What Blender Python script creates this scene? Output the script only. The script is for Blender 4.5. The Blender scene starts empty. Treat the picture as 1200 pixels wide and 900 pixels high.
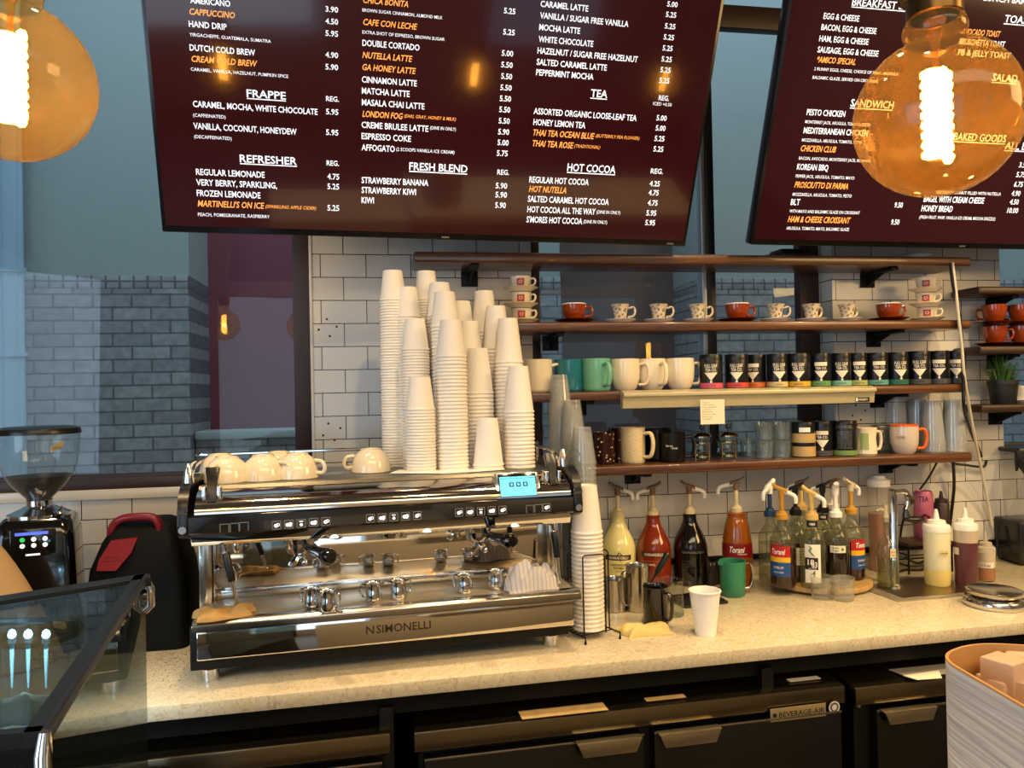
import bpy, bmesh, math, random
from mathutils import Matrix, Vector, Euler
random.seed(7)
PI = math.pi
S = bpy.context.scene
COL = S.collection
V = Vector

# ------------------------------------------------------------------ camera
FPX = 901.0
CAM = V((0, -2.73, 1.65))
_a, _p, _r = math.radians(9.5), math.radians(.5), math.radians(1.15)
_F = V((math.sin(_a)*math.cos(_p), math.cos(_a)*math.cos(_p), math.sin(_p)))
_R0 = V((math.cos(_a), -math.sin(_a), 0)); _U0 = _R0.cross(_F)
_R = _R0*math.cos(_r) - _U0*math.sin(_r); _U = _R0*math.sin(_r) + _U0*math.cos(_r)
cd = bpy.data.cameras.new('camera'); co = bpy.data.objects.new('camera', cd); COL.objects.link(co)
cd.sensor_fit = 'HORIZONTAL'; cd.sensor_width = 36; cd.lens = 36*FPX/1200; cd.clip_start = .02
co.matrix_world = Matrix(((_R.x, _U.x, -_F.x, CAM.x), (_R.y, _U.y, -_F.y, CAM.y), (_R.z, _U.z, -_F.z, CAM.z), (0, 0, 0, 1)))
S.camera = co

# ------------------------------------------------------------------ light and exposure
S.cycles.transparent_max_bounces = 64; S.cycles.max_bounces = 12; S.cycles.glossy_bounces = 6
vs = S.view_settings
vs.view_transform = 'Standard'; vs.look = 'None'; vs.exposure = 0.0; vs.gamma = 1.0; vs.use_curve_mapping = False
w = bpy.data.worlds.new('world'); S.world = w; w.use_nodes = True
bg = w.node_tree.nodes['Background']; bg.inputs[0].default_value = (.36, .50, .64, 1); bg.inputs[1].default_value = 1.25

def area(name, loc, target, sx, sy, power, color, spread=PI):
    l = bpy.data.lights.new(name, 'AREA'); l.shape = 'RECTANGLE'; l.size = sx; l.size_y = sy
    l.energy = power; l.color = color; l.spread = spread
    o = bpy.data.objects.new(name, l); COL.objects.link(o); o.location = loc
    o.rotation_euler = (V(target) - V(loc)).to_track_quat('-Z', 'Y').to_euler()
    return o
def spot(name, loc, target, power, color, ang=80, blend=.5, rad=.05):
    l = bpy.data.lights.new(name, 'SPOT'); l.energy = power; l.color = color
    l.spot_size = math.radians(ang); l.spot_blend = blend; l.shadow_soft_size = rad
    o = bpy.data.objects.new(name, l); COL.objects.link(o); o.location = loc
    o.rotation_euler = (V(target) - V(loc)).to_track_quat('-Z', 'Y').to_euler()
    return o
WARM = (1, .71, .38)
area('storefront_daylight', (-2.9, -3.4, 1.7), (.2, -.5, 1.5), 1.6, 1.9, 36, (.60, .79, 1))
spot('ceiling_spot', (-.95, -1.15, 3.5), (-.95, -.05, 1.0), 75, WARM, 70)
spot('ceiling_spot', (.45, -1.9, 3.5), (.45, -.55, 1.0), 78, WARM, 70)
spot('ceiling_spot', (1.65, -1.75, 3.5), (1.55, -.35, 1.0), 125, WARM, 66)
spot('ceiling_spot', (2.75, -1.5, 3.5), (2.3, -.1, 1.2), 150, WARM, 66)
area('front_window_daylight', (-.7, -5.35, 1.7), (.3, -1, 1.3), 1.9, 1.9, 16, (.74, .86, 1))  # fill added at the front window opening to lift its daylight
area('alley_skylight', (.6, .75, 5.2), (.5, 2.2, 1.2), 6.0, .9, 95, (.64, .79, .95))
for x_ in (-.4, .7, 1.8): spot('ceiling_spot', (x_, -.95, 3.5), (x_, -1.9, .5), 110, WARM, 70)  # added fill spots, brighten the service counter that the machine mirrors
area('room_glow', (3.7, -2.7, 2.9), (.5, -.4, 1.4), 1.4, 1.0, 60, (1, .64, .26))  # unseen fill added on the right to warm the cups
area('cafe_ceiling_light', (.6, -4.3, 3.5), (.6, -4.6, 0), 4.0, 1.6, 120, (1, .80, .55))  # unseen lamp added to brighten the room reflected in the chrome

# ------------------------------------------------------------------ pixel helpers (points of the photograph on planes of the room)
def ray(x, y): return _F + _R*((x-600)/FPX) - _U*((y-450)/FPX)
def atY(x, y, Y):
    d = ray(x, y); return CAM + d*((Y-CAM.y)/d.y)
def atZ(x, y, Z):
    d = ray(x, y); return CAM + d*((Z-CAM.z)/d.z)
def depth(P): return (V(P)-CAM).dot(_F)
CZ = .94
def K(x, y, r=0, Z=CZ):
    P = atZ(x, y, Z); d = V((P.x-CAM.x, P.y-CAM.y, 0)).normalized()
    return P + d*r
def wpx(n, P): return n*depth(P)/FPX

# ------------------------------------------------------------------ mesh builder
class MB:
    def __init__(s): s.bm = bmesh.new(); s.M = Matrix()
    def _add(s, verts, faces, mi=0, smooth=True, M=None):
        M = s.M @ M if M is not None else s.M
        vs = [s.bm.verts.new(M @ V(v)) for v in verts]; out = []
        for f in faces:
            try:
                fc = s.bm.faces.new([vs[i] for i in f]); fc.material_index = mi; fc.smooth = smooth; out.append(fc)
            except ValueError: pass
        return vs, out
    def box(s, x0, x1, y0, y1, z0, z1, bev=0, mi=0, M=None, seg=2):
        vs, fs = s._add([(x0,y0,z0),(x1,y0,z0),(x1,y1,z0),(x0,y1,z0),(x0,y0,z1),(x1,y0,z1),(x1,y1,z1),(x0,y1,z1)],
            [(0,3,2,1),(4,5,6,7),(0,1,5,4),(1,2,6,5),(2,3,7,6),(3,0,4,7)], mi, True, M)
        if bev > 0:
            es = list({e for f in fs for e in f.edges})
            r = bmesh.ops.bevel(s.bm, geom=es, offset=bev, segments=seg, profile=.5, affect='EDGES')
            for f in r['faces']: f.material_index = mi; f.smooth = True
        return s
    def lathe(s, prof, seg=24, mi=0, M=None, a0=0, a1=2*PI):
        full = abs(a1-a0-2*PI) < 1e-6; n = seg if full else seg+1
        verts = []; idx = []
        for r, z in prof:
            if r < 1e-6: idx.append([len(verts)]*n); verts.append((0, 0, z))
            else:
                row = []
                for k in range(n):
                    t = a0+(a1-a0)*k/seg; row.append(len(verts)); verts.append((r*math.cos(t), r*math.sin(t), z))
                idx.append(row)
        fs = []
        for i in range(len(prof)-1):
            A, B = idx[i], idx[i+1]
            for k in range(seg):
                k2 = (k+1) % n
                q = [A[k], A[k2], B[k2], B[k]]; o = []
                for v in q:
                    if v not in o: o.append(v)
                if len(o) >= 3: fs.append(o)
        s._add(verts, fs, mi, True, M); return s
    def loft(s, rings, mi=0, M=None, cap=True, closed=True):
        n = len(rings[0]); verts = [p for r in rings for p in r]; fs = []
        for i in range(len(rings)-1):
            for k in range(n if closed else n-1):
                k2 = (k+1) % n
                fs.append((i*n+k, i*n+k2, (i+1)*n+k2, (i+1)*n+k))
        if cap and closed: fs.append(tuple(range(n))[::-1]); fs.append(tuple(range((len(rings)-1)*n, len(rings)*n)))
        s._add(verts, fs, mi, True, M); return s
    def tube(s, pts, r, seg=8, mi=0, M=None, closed=False):
        pts = [V(p) for p in pts]; n = len(pts); rs = r if isinstance(r, (list, tuple)) else [r]*n
        rings = []; prev = None
        for i, p in enumerate(pts):
            if closed: t = (pts[(i+1) % n]-pts[i-1])
            else: t = pts[min(i+1, n-1)]-pts[max(i-1, 0)]
            t.normalize()
            if prev is None:
                u = t.orthogonal().normalized()
            else:
                u = prev - t*prev.dot(t); u.normalize()
            prev = u; v = t.cross(u)
            rings.append([p+(u*math.cos(2*PI*k/seg)+v*math.sin(2*PI*k/seg))*rs[i] for k in range(seg)])
        if closed:
            rings.append(rings[0]); s.loft(rings, mi, M, cap=False)
        else: s.loft(rings, mi, M)
        return s
    def prism(s, poly, axis, a, b, mi=0, M=None, bev=0):
        f = {'x': lambda p, t: (t, p[0], p[1]), 'y': lambda p, t: (p[0], t, p[1]), 'z': lambda p, t: (p[0], p[1], t)}[axis]
        n = len(poly)
        vs, fs = s._add([f(p, a) for p in poly]+[f(p, b) for p in poly],
            [tuple(range(n))[::-1], tuple(range(n, 2*n))]+[(k, (k+1) % n, n+(k+1) % n, n+k) for k in range(n)], mi, True, M)
        if bev: 
            es = list({e for q in fs for e in q.edges})
            r = bmesh.ops.bevel(s.bm, geom=es, offset=bev, segments=2, profile=.5, affect='EDGES')
            for q in r['faces']: q.material_index = mi; q.smooth = True
        return s
    def quad(s, a, b, c, d, mi=0): s._add([a, b, c, d], [(0, 1, 2, 3)], mi, False); return s
    def mesh(s, name, mats, ang=38):
        bmesh.ops.remove_doubles(s.bm, verts=s.bm.verts, dist=1e-6)
        bmesh.ops.recalc_face_normals(s.bm, faces=s.bm.faces)
        me = bpy.data.meshes.new(name); s.bm.to_mesh(me); s.bm.free()
        for m in (mats if isinstance(mats, (list, tuple)) else [mats]): me.materials.append(m)
        try: me.set_sharp_from_angle(angle=math.radians(ang))
        except Exception: pass
        return me

def smooth_path(pts, n=6):
    P = [V(p) for p in pts]; P = [P[0]*2-P[1]]+P+[P[-1]*2-P[-2]]; out = []
    for i in range(1, len(P)-2):
        for k in range(n):
            t = k/n; a, b, c, d = P[i-1:i+3]
            out.append(.5*((2*b)+(c-a)*t+(2*a-5*b+4*c-d)*t*t+(3*b-a-3*c+d)*t**3))
    out.append(P[-2]); return out

def thing(name, label, cat, loc=(0,0,0), rz=0, group=None):
    o = bpy.data.objects.new(name, None); COL.objects.link(o); o.empty_display_size = .05
    o.location = loc; o.rotation_euler = (0, 0, rz); o['label'] = label; o['category'] = cat
    if group: o['group'] = group
    return o
def part(name, mb, mats, parent, label=None, kind=None):
    me = mb.mesh(name, mats) if isinstance(mb, MB) else mb
    o = bpy.data.objects.new(name, me); COL.objects.link(o); o.parent = parent
    if label: o['label'] = label
    if kind: o['kind'] = kind
    return o
def solo(name, mb, mats, label, cat, loc=(0,0,0), rz=0, group=None, kind=None):
    me = mb.mesh(name, mats) if isinstance(mb, MB) else mb
    o = bpy.data.objects.new(name, me); COL.objects.link(o); o.location = loc; o.rotation_euler = (0, 0, rz)
    o['label'] = label; o['category'] = cat
    if group: o['group'] = group
    if kind: o['kind'] = kind
    return o
def struct(name, mb, mats):
    o = bpy.data.objects.new(name, mb.mesh(name, mats)); COL.objects.link(o); o['kind'] = 'structure'; return o
def dup(root, loc, rz=0, label=None, group=None):
    r = root.copy(); COL.objects.link(r); r.location = loc; r.rotation_euler = (0, 0, rz)
    if label: r['label'] = label
    if group: r['group'] = group
    for ch in list(root.children):
        c = ch.copy(); COL.objects.link(c); c.parent = r
        for g in list(ch.children):
            q = g.copy(); COL.objects.link(q); q.parent = c
    return r

# ------------------------------------------------------------------ materials
MATS = {}
def rgb(h):
    c = [int(h[i:i+2], 16)/255 for i in (0, 2, 4)]
    return tuple(x/12.92 if x <= .04045 else ((x+.055)/1.055)**2.4 for x in c)+(1,)
def M(name, col='808080', rough=.5, metal=0, emit=None, es=0, coat=0, bump=0, bscale=60, spec=.5, var=0):
    if name in MATS: return MATS[name]
    m = bpy.data.materials.new(name); m.use_nodes = True; nt = m.node_tree; b = nt.nodes['Principled BSDF']
    c = rgb(col); b.inputs['Base Color'].default_value = c; b.inputs['Roughness'].default_value = rough
    b.inputs['Metallic'].default_value = metal; b.inputs['Coat Weight'].default_value = coat
    b.inputs['Specular IOR Level'].default_value = spec
    if emit: b.inputs['Emission Color'].default_value = rgb(emit); b.inputs['Emission Strength'].default_value = es
    tc = nt.nodes.new('ShaderNodeTexCoord')
    nz = nt.nodes.new('ShaderNodeTexNoise'); nz.inputs['Scale'].default_value = bscale; nz.inputs['Detail'].default_value = 4
    nt.links.new(tc.outputs['Object'], nz.inputs['Vector'])
    if bump:
        bp = nt.nodes.new('ShaderNodeBump'); bp.inputs['Strength'].default_value = bump; bp.inputs['Distance'].default_value = .002
        nt.links.new(nz.outputs['Fac'], bp.inputs['Height']); nt.links.new(bp.outputs['Normal'], b.inputs['Normal'])
    mx = nt.nodes.new('ShaderNodeMixRGB'); v = var if var else .03
    mx.inputs[1].default_value = tuple(x*(1-v) for x in c[:3])+(1,); mx.inputs[2].default_value = tuple(min(1, x*(1+v)) for x in c[:3])+(1,)
    nt.links.new(nz.outputs['Fac'], mx.inputs[0]); nt.links.new(mx.outputs[0], b.inputs['Base Color'])
    MATS[name] = m; return m
def clear(name, tint='ffffff', ior=1.45, rough=.02, diff=0, dcol='ffffff'):
    if name in MATS: return MATS[name]
    m = bpy.data.materials.new(name); m.use_nodes = True; nt = m.node_tree; nt.nodes.clear()
    o = nt.nodes.new('ShaderNodeOutputMaterial'); t = nt.nodes.new('ShaderNodeBsdfTransparent'); g = nt.nodes.new('ShaderNodeBsdfGlossy')
    t.inputs[0].default_value = rgb(tint); g.inputs['Roughness'].default_value = rough
    lw = nt.nodes.new('ShaderNodeLayerWeight'); lw.inputs[0].default_value = .5; f0 = ((ior-1)/(ior+1))**2
    pw = nt.nodes.new('ShaderNodeMath'); pw.operation = 'POWER'; pw.inputs[1].default_value = 4.5; nt.links.new(lw.outputs['Facing'], pw.inputs[0])
    f = nt.nodes.new('ShaderNodeMath'); f.operation = 'MULTIPLY_ADD'; f.inputs[1].default_value = .75; f.inputs[2].default_value = f0; nt.links.new(pw.outputs[0], f.inputs[0])
    mx = nt.nodes.new('ShaderNodeMixShader')
    nt.links.new(f.outputs[0], mx.inputs[0]); nt.links.new(t.outputs[0], mx.inputs[1]); nt.links.new(g.outputs[0], mx.inputs[2])
    last = mx
    if diff:
        d = nt.nodes.new('ShaderNodeBsdfDiffuse'); d.inputs[0].default_value = rgb(dcol); m2 = nt.nodes.new('ShaderNodeMixShader')
        m2.inputs[0].default_value = diff; nt.links.new(mx.outputs[0], m2.inputs[1]); nt.links.new(d.outputs[0], m2.inputs[2]); last = m2
    nt.links.new(last.outputs[0], o.inputs[0]); MATS[name] = m; return m
def nodemat(name):
    m = bpy.data.materials.new(name); m.use_nodes = True; MATS[name] = m
    return m, m.node_tree, m.node_tree.nodes['Principled BSDF']
def brickmat(name, axes, origin, bw, bh, mortar, c1, c2, cm, rough=.25, bump=.3, spec=.5, noise=0, offset=.5):
    m, nt, b = nodemat(name); N = nt.nodes.new; L = nt.links.new
    tc = N('ShaderNodeTexCoord'); sp = N('ShaderNodeSeparateXYZ'); L(tc.outputs['Object'], sp.inputs[0])
    cb = N('ShaderNodeCombineXYZ')
    for i, ax in enumerate(axes):
        mt = N('ShaderNodeMath'); mt.operation = 'SUBTRACT'; mt.inputs[1].default_value = origin[i]
        L(sp.outputs[ax], mt.inputs[0]); L(mt.outputs[0], cb.inputs[i])
    bt = N('ShaderNodeTexBrick'); bt.inputs['Scale'].default_value = 1; bt.inputs['Brick Width'].default_value = bw
    bt.inputs['Row Height'].default_value = bh; bt.inputs['Mortar Size'].default_value = mortar; bt.inputs['Mortar Smooth'].default_value = .2
    bt.offset = offset; bt.inputs['Color1'].default_value = rgb(c1); bt.inputs['Color2'].default_value = rgb(c2); bt.inputs['Mortar'].default_value = rgb(cm)
    L(cb.outputs[0], bt.inputs['Vector'])
    nz = N('ShaderNodeTexNoise'); nz.inputs['Scale'].default_value = 22; nz.inputs['Detail'].default_value = 5; L(tc.outputs['Object'], nz.inputs['Vector'])
    mx = N('ShaderNodeMixRGB'); mx.blend_type = 'OVERLAY'; mx.inputs[0].default_value = noise
    L(bt.outputs['Color'], mx.inputs[1]); L(nz.outputs['Fac'], mx.inputs[2]); L(mx.outputs[0], b.inputs['Base Color'])
    inv = N('ShaderNodeMath'); inv.operation = 'MULTIPLY_ADD'; inv.inputs[1].default_value = -1; inv.inputs[2].default_value = 1
    L(bt.outputs['Fac'], inv.inputs[0])
    ad = N('ShaderNodeMath'); ad.operation = 'MULTIPLY_ADD'; ad.inputs[1].default_value = noise*.6; L(nz.outputs['Fac'], ad.inputs[0]); L(inv.outputs[0], ad.inputs[2])
    bp = N('ShaderNodeBump'); bp.inputs['Strength'].default_value = bump; bp.inputs['Distance'].default_value = .004
    L(ad.outputs[0], bp.inputs['Height']); L(bp.outputs[0], b.inputs['Normal'])
    b.inputs['Roughness'].default_value = rough; b.inputs['Specular IOR Level'].default_value = spec
    return m
def woodmat(name, c1, c2, rough=.4, scale=(1.5, 30, 30), dist=2, bump=.1, coat=0):
    m, nt, b = nodemat(name); N = nt.nodes.new; L = nt.links.new
    tc = N('ShaderNodeTexCoord'); mp = N('ShaderNodeMapping'); mp.inputs['Scale'].default_value = scale
    L(tc.outputs['Object'], mp.inputs['Vector'])
    nz = N('ShaderNodeTexNoise'); nz.inputs['Scale'].default_value = 1; nz.inputs['Detail'].default_value = 6; nz.inputs['Distortion'].default_value = dist
    L(mp.outputs[0], nz.inputs['Vector']); cr = N('ShaderNodeValToRGB')
    cr.color_ramp.elements[0].color = rgb(c1); cr.color_ramp.elements[1].color = rgb(c2)
    cr.color_ramp.elements[0].position = .32; cr.color_ramp.elements[1].position = .68
    L(nz.outputs['Fac'], cr.inputs[0]); L(cr.outputs[0], b.inputs['Base Color'])
    bp = N('ShaderNodeBump'); bp.inputs['Strength'].default_value = bump; bp.inputs['Distance'].default_value = .003
    L(nz.outputs['Fac'], bp.inputs['Height']); L(bp.outputs[0], b.inputs['Normal'])
    b.inputs['Roughness'].default_value = rough; b.inputs['Coat Weight'].default_value = coat
    return m
def stonemat(name):
    m, nt, b = nodemat(name); N = nt.nodes.new; L = nt.links.new
    tc = N('ShaderNodeTexCoord'); n1 = N('ShaderNodeTexNoise'); n1.inputs['Scale'].default_value = 13; n1.inputs['Detail'].default_value = 8; n1.inputs['Distortion'].default_value = 3.5
    L(tc.outputs['Object'], n1.inputs['Vector']); cr = N('ShaderNodeValToRGB'); e = cr.color_ramp.elements
    e[0].position = .30; e[0].color = rgb('c2b598'); e[1].position = .75; e[1].color = rgb('cfc6b0')
    x = e.new(.47); x.color = rgb('cfc3a7'); x = e.new(.50); x.color = rgb('b3a486'); x = e.new(.53); x.color = rgb('cdc1a5')
    L(n1.outputs['Fac'], cr.inputs[0])
    n2 = N('ShaderNodeTexNoise'); n2.inputs['Scale'].default_value = 120; n2.inputs['Detail'].default_value = 3; L(tc.outputs['Object'], n2.inputs['Vector'])
    mx = N('ShaderNodeMixRGB'); mx.blend_type = 'SOFT_LIGHT'; mx.inputs[0].default_value = .5; L(cr.outputs[0], mx.inputs[1]); L(n2.outputs['Fac'], mx.inputs[2])
    L(mx.outputs[0], b.inputs['Base Color']); b.inputs['Roughness'].default_value = .22
    return m
def wavemat(name, base, line, scale, axis='Z', width=.5, rough=.3, metal=1):
    m, nt, b = nodemat(name); N = nt.nodes.new; L = nt.links.new
    tc = N('ShaderNodeTexCoord'); wv = N('ShaderNodeTexWave'); wv.bands_direction = axis; wv.inputs['Scale'].default_value = scale
    L(tc.outputs['Object'], wv.inputs['Vector']); cr = N('ShaderNodeValToRGB'); cr.color_ramp.elements[0].color = rgb(line); cr.color_ramp.elements[1].color = rgb(base)
    cr.color_ramp.elements[0].position = width-.1; cr.color_ramp.elements[1].position = width+.1
    L(wv.outputs['Fac'], cr.inputs[0]); L(cr.outputs[0], b.inputs['Base Color']); b.inputs['Roughness'].default_value = rough; b.inputs['Metallic'].default_value = metal
    return m

TILE = brickmat('subway_tile', ('X', 'Z'), (-.13+.0778, 1.4937-.0803*40), .1556, .0803, .0016, 'cbc8c0', 'c4c1b8', '1c1814', .16, .35)
TILE_Y = brickmat('subway_tile_return', ('Y', 'Z'), (0, 1.4937-.0803*40), .1556, .0803, .0016, 'cbc8c0', 'c4c1b8', '1c1814', .16, .35)
BRICK = brickmat('grey_brick', ('X', 'Z'), (-1.086, 2.31-.0735*40), .205, .0735, .006, '9c9a98', '868486', '66666a', .8, .7, .3, .5)
SOLDIER = brickmat('grey_soldier_brick', ('X', 'Z'), (-1.086, 2.31-.3), .0735, .3, .006, 'a09e9c', '888688', '66666a', .8, .7, .3, .5, 0)
STUCCO = M('stucco', '9ba39f', .9, bump=.8, bscale=90, var=.08)
MAROON = M('maroon_panel', '7d3848', .6, var=.15, bscale=3)
DUSTY = M('brown_panel', '6a544e', .6, var=.2, bscale=4)
PAINTW = M('room_paint', '9b8f80', .8)
CEIL = M('ceiling_paint', '6d6258', .9)
FLOORM = M('floor_tile', '4a413a', .4)
FRAME = M('window_frame_brown', '2e1710', .45)
FRAMEB = M('window_frame_dark', '15161a', .4)
FRAMEL = M('window_frame_aluminium', 'a9b6bf', .35, .7)
GLASS = clear('window_glass', 'eef4f4', 1.35, .0)
WOOD = woodmat('walnut_shelf', '3a1f10', '6b4022', .35, (2, 40, 40), 1.5, .1, .3)
DARKWOOD = woodmat('dark_walnut', '22140c', '3f2617', .4)
STONE = stonemat('quartz')
BLACK = M('black_satin', '050505', .5, spec=.25)
BLACKG = M('black_gloss', '080808', .12, coat=.5)
BLACKP = M('black_plastic', '111111', .3)
CHROME = M('chrome', 'dcdcdc', .06, 1)
STEEL = M('brushed_steel', 'b9b4ac', .2, 1, bump=.05, bscale=200)
STEELD = M('dark_steel', '5b564e', .3, 1)
MIRROR = M('mirror_steel', 'd8d2c8', .05, 1)
BRASS = M('aged_brass', '6e5634', .3, 1)
PAPER = M('paper_cup_white', 'efe8da', .55, spec=.3)
PAPERW = M('paper_cup_bright', 'f4f1ec', .5)
CERAM = M('cream_ceramic', 'e6d9bb', .12, coat=.4)
CERAMW = M('white_ceramic', 'e9e4da', .12, coat=.4)
CLEARP = clear('clear_plastic', 'f8f9f9', 1.45, .05, .10, 'f0f2f2')
CLEARG = clear('clear_glass', 'f3f7f5', 1.5, .0)
MEAS = clear('clear_measure', 'f2f2ee', 1.45, .05, .14, 'e8e4d8')
FROST = clear('frosted_plastic', 'e8e4dc', 1.4, .25, .45, 'e6ddc8')
WHITE = M('white_plastic', 'ece8de', .35)
CRM = M('cream_plastic', 'cbbd98', .35); YELLOWP = M('yellowed_plastic', 'd9b768', .35)
BROWNP = M('taupe_plastic', '6e5740', .4)
INK = M('black_ink', '0a0a0a', .6)
CREAMINK = M('cream_ink', 'e9dfc8', .5)
WHITEINK = M('white_ink', 'f2eee6', .5)
RED = M('red_plastic', '7c0d1c', .35, coat=.2)

# ------------------------------------------------------------------ lettering
_tc = {}
def text_geo(s, shear=0, bold=0.0):
    k = (s, shear, bold)
    if k in _tc: return _tc[k]
    c = bpy.data.curves.new('t', 'FONT'); c.body = s; c.size = 1; c.shear = shear; c.offset = bold; c.resolution_u = 2; c.fill_mode = 'FRONT'
    o = bpy.data.objects.new('t', c); me = o.to_mesh()
    vs = [tuple(v.co) for v in me.vertices]; fs = [tuple(p.vertices) for p in me.polygons]
    o.to_mesh_clear(); bpy.data.objects.remove(o); bpy.data.curves.remove(c)
    if vs:
        x0 = min(v[0] for v in vs); x1 = max(v[0] for v in vs)
    else: x0, x1 = 0, 1
    _tc[k] = (vs, fs, x0, x1); return _tc[k]
CAPH = .69
def put_text(mb, s, x0, x1, y, cap, mi=0, shear=0, bold=.0, f=None, z=0):
    """text from x0 to x1 with its baseline at y; f maps (x, y, z) to 3-D (flat by default)"""
    vs, fs, a, b = text_geo(s, shear, bold); k = (x1-x0)/(b-a); ky = cap/CAPH
    f = f or (lambda x, y, z: (x, y, z))
    mb._add([f(x0+(v[0]-a)*k, y+v[1]*ky, z) for v in vs], fs, mi, False)
def front(y0):  return lambda x, y, z: (x, y0-z, y)        # flat lettering that faces -Y
def wrap(r, a=-PI/2): return lambda x, y, z: ((r+z)*math.cos(a+x/r), (r+z)*math.sin(a+x/r), y)
def band(mb, r, z0, z1, a0, a1, mi=0, seg=16, e=.0006, r1=None):
    r1 = r if r1 is None else r1
    mb.lathe([(r+e, z0), (r1+e, z1)], seg, mi, None, a0-PI/2, a1-PI/2)
def facing(P, extra=0):   # rotation about Z that turns local -Y towards the camera
    d = CAM-V(P); return math.atan2(d.y, d.x)+PI/2+extra

# ================================================================== THE ROOM
XL, XR, YB, ZT = -3.0, 4.2, -5.5, 3.6
OPEN = [(-2.6, -.24), (.535, 1.7225), (2.46, 3.7)]; ZS, ZO = 1.355, 3.3
b = MB(); WT = .15
b.box(XL, XR, 0, WT, 0, ZS); b.box(XL, XR, 0, WT, ZO, ZT)
xs = [XL]+[x for o in OPEN for x in o]+[XR]
for i in range(0, len(xs), 2): b.box(xs[i], xs[i+1], 0, WT, ZS, ZO)
wall = struct('wall_back', b, [TILE, TILE_Y])
for p in wall.data.polygons:
    if abs(p.normal.x) > .8: p.material_index = 1
b = MB(); b.box(XL-.1, XR+.1, YB-.1, WT, -.1, 0); struct('floor', b, FLOORM)
b = MB(); b.box(XL-.1, XR+.1, YB-.1, WT, ZT, ZT+.1); struct('ceiling', b, CEIL)
b = MB()
b.box(XL-.1, XL, -1.9, WT, 0, ZT); b.box(XL-.1, XL, YB, -4.6, 0, ZT); b.box(XL-.1, XL, -4.6, -1.9, 0, .6); b.box(XL-.1, XL, -4.6, -1.9, 2.9, ZT)
struct('wall_left', b, PAINTW)
b = MB(); b.box(XR, XR+.1, YB, WT, 0, ZT); struct('wall_right', b, PAINTW)
b = MB(); b.box(XL, -1.7, YB-.1, YB, 0, ZT); b.box(.3, 1.8, YB-.1, YB, 0, ZT); b.box(2.9, XR, YB-.1, YB, 0, ZT)
b.box(-1.7, .3, YB-.1, YB, 0, .7); b.box(-1.7, .3, YB-.1, YB, 2.7, ZT); b.box(1.8, 2.9, YB-.1, YB, 0, .7); b.box(1.8, 2.9, YB-.1, YB, 2.7, ZT)
struct('wall_front', b, PAINTW)

def window(n, x0, x1, mulls, fw, mats):
    y0, y1 = .09, .135
    b = MB()
    b.box(x0, x1, y0, y1, ZS, ZS+.036, .003); b.box(x0, x1, y0, y1, ZO-.05, ZO, .003)
    b.box(x0, x0+.05, y0, y1, ZS, ZO, .003); b.box(x1-fw, x1, y0, y1, ZS, ZO, .003)
    b.box(x0, x1, y0, y1, 3.06, 3.15, .003)
    for (m0, m1, mi) in mulls: b.box(m0, m1, y0-.005, y1, ZS, 3.06, .002, mi)
    fr = struct('window_%d' % n, b, mats)
    g = MB(); g.box(x0+.01, x1-.01, .112, .116, ZS+.01, ZO-.01)
    p = part('window_pane', g, GLASS, fr)
    return fr
window(1, -2.6, -.24, [], .072, [FRAME, FRAMEL])
window(2, .535, 1.7225, [(1.228, 1.246, 1), (1.248, 1.283, 2)], .083, [FRAME, FRAMEL, FRAMEB])
window(3, 2.46, 3.7, [], .03, [FRAMEB, FRAMEL])
# bullnose tile strip under the left window, wooden sill board in front of it
b = MB(); b.box(-2.6, -.25, -.012, 0, 1.318, 1.352, .004); struct('trim_1', b, M('bullnose', 'cfcabd', .2))
b = MB(); b.box(-2.6, -.245, -.006, .092, 1.350, 1.388, .004); struct('trim_2', b, FRAME)
b = MB(); b.box(-.246, -.236, -.006, .01, 1.39, 3.3, .002); struct('trim_3', b, M('caulk_strip', 'cfccc4', .4))
b = MB(); b.box(.8, 2.75, -.014, 0, .995, 1.016, .003); struct('trim_4', b, BLACK)
b = MB(); b.box(XL, 2.9, -.014, 0, .94, .968, .002); struct('trim_5', b, STONE)
# drilled fixing holes left in the tiles
b = MB()
for (x, y) in [(383, 374), (394.5, 382.8), (373.5, 386.3), (386.5, 393.8), (384.7, 496.3), (398.8, 501.7), (378.8, 510.3), (392, 515.6),
               (1003, 475), (1014, 481), (999, 487), (1009, 492)]:
    P = atY(x, y, -.0006); b.lathe([(0, 0), (.0042, 0)], 10, 0, Matrix.Translation(P) @ Matrix.Rotation(PI/2, 4, 'X'))
h = part('screw_hole', b, INK, wall)

# ------------------------------------------------------------------ outside: the neighbouring building at dusk
def pier(x0, x1, nm='exterior_wall'):
    b = MB()
    b.box(x0, x1, 1.9, 2.4, -.5, 2.27, 0, 0); b.box(x0, x1, 1.897, 2.4, 2.27, 2.345, .006, 1); b.box(x0, x1, 1.91, 2.4, 2.345, 5, 0, 2)
    return struct(nm, b, [BRICK, SOLDIER, STUCCO])
pier(-5, -1.086, 'wall_outside_left'); pier(.3, 1.092, 'wall_outside_middle'); pier(2.02, 6, 'wall_outside_right')
b = MB(); b.box(-1.3, .5, 2.4, 2.5, -.5, 5); struct('wall_outside_maroon', b, MAROON)
b = MB(); b.box(1.0, 2.1, 2.4, 2.5, -.5, 5); struct('wall_outside_brown', b, DUSTY)
b = MB(); b.box(-1.08, .3, 1.98, 2.2, -.5, 1.40, 0, 0); b.box(-1.08, .3, 1.95, 2.22, 1.40, 1.45, .008, 1)
struct('wall_outside_low', b, [BRICK, STUCCO])
b = MB(); b.box(-6, 7, .16, 6, -.6, -.5); struct('floor_outside', b, M('asphalt', '4a4d50', .9))
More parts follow.
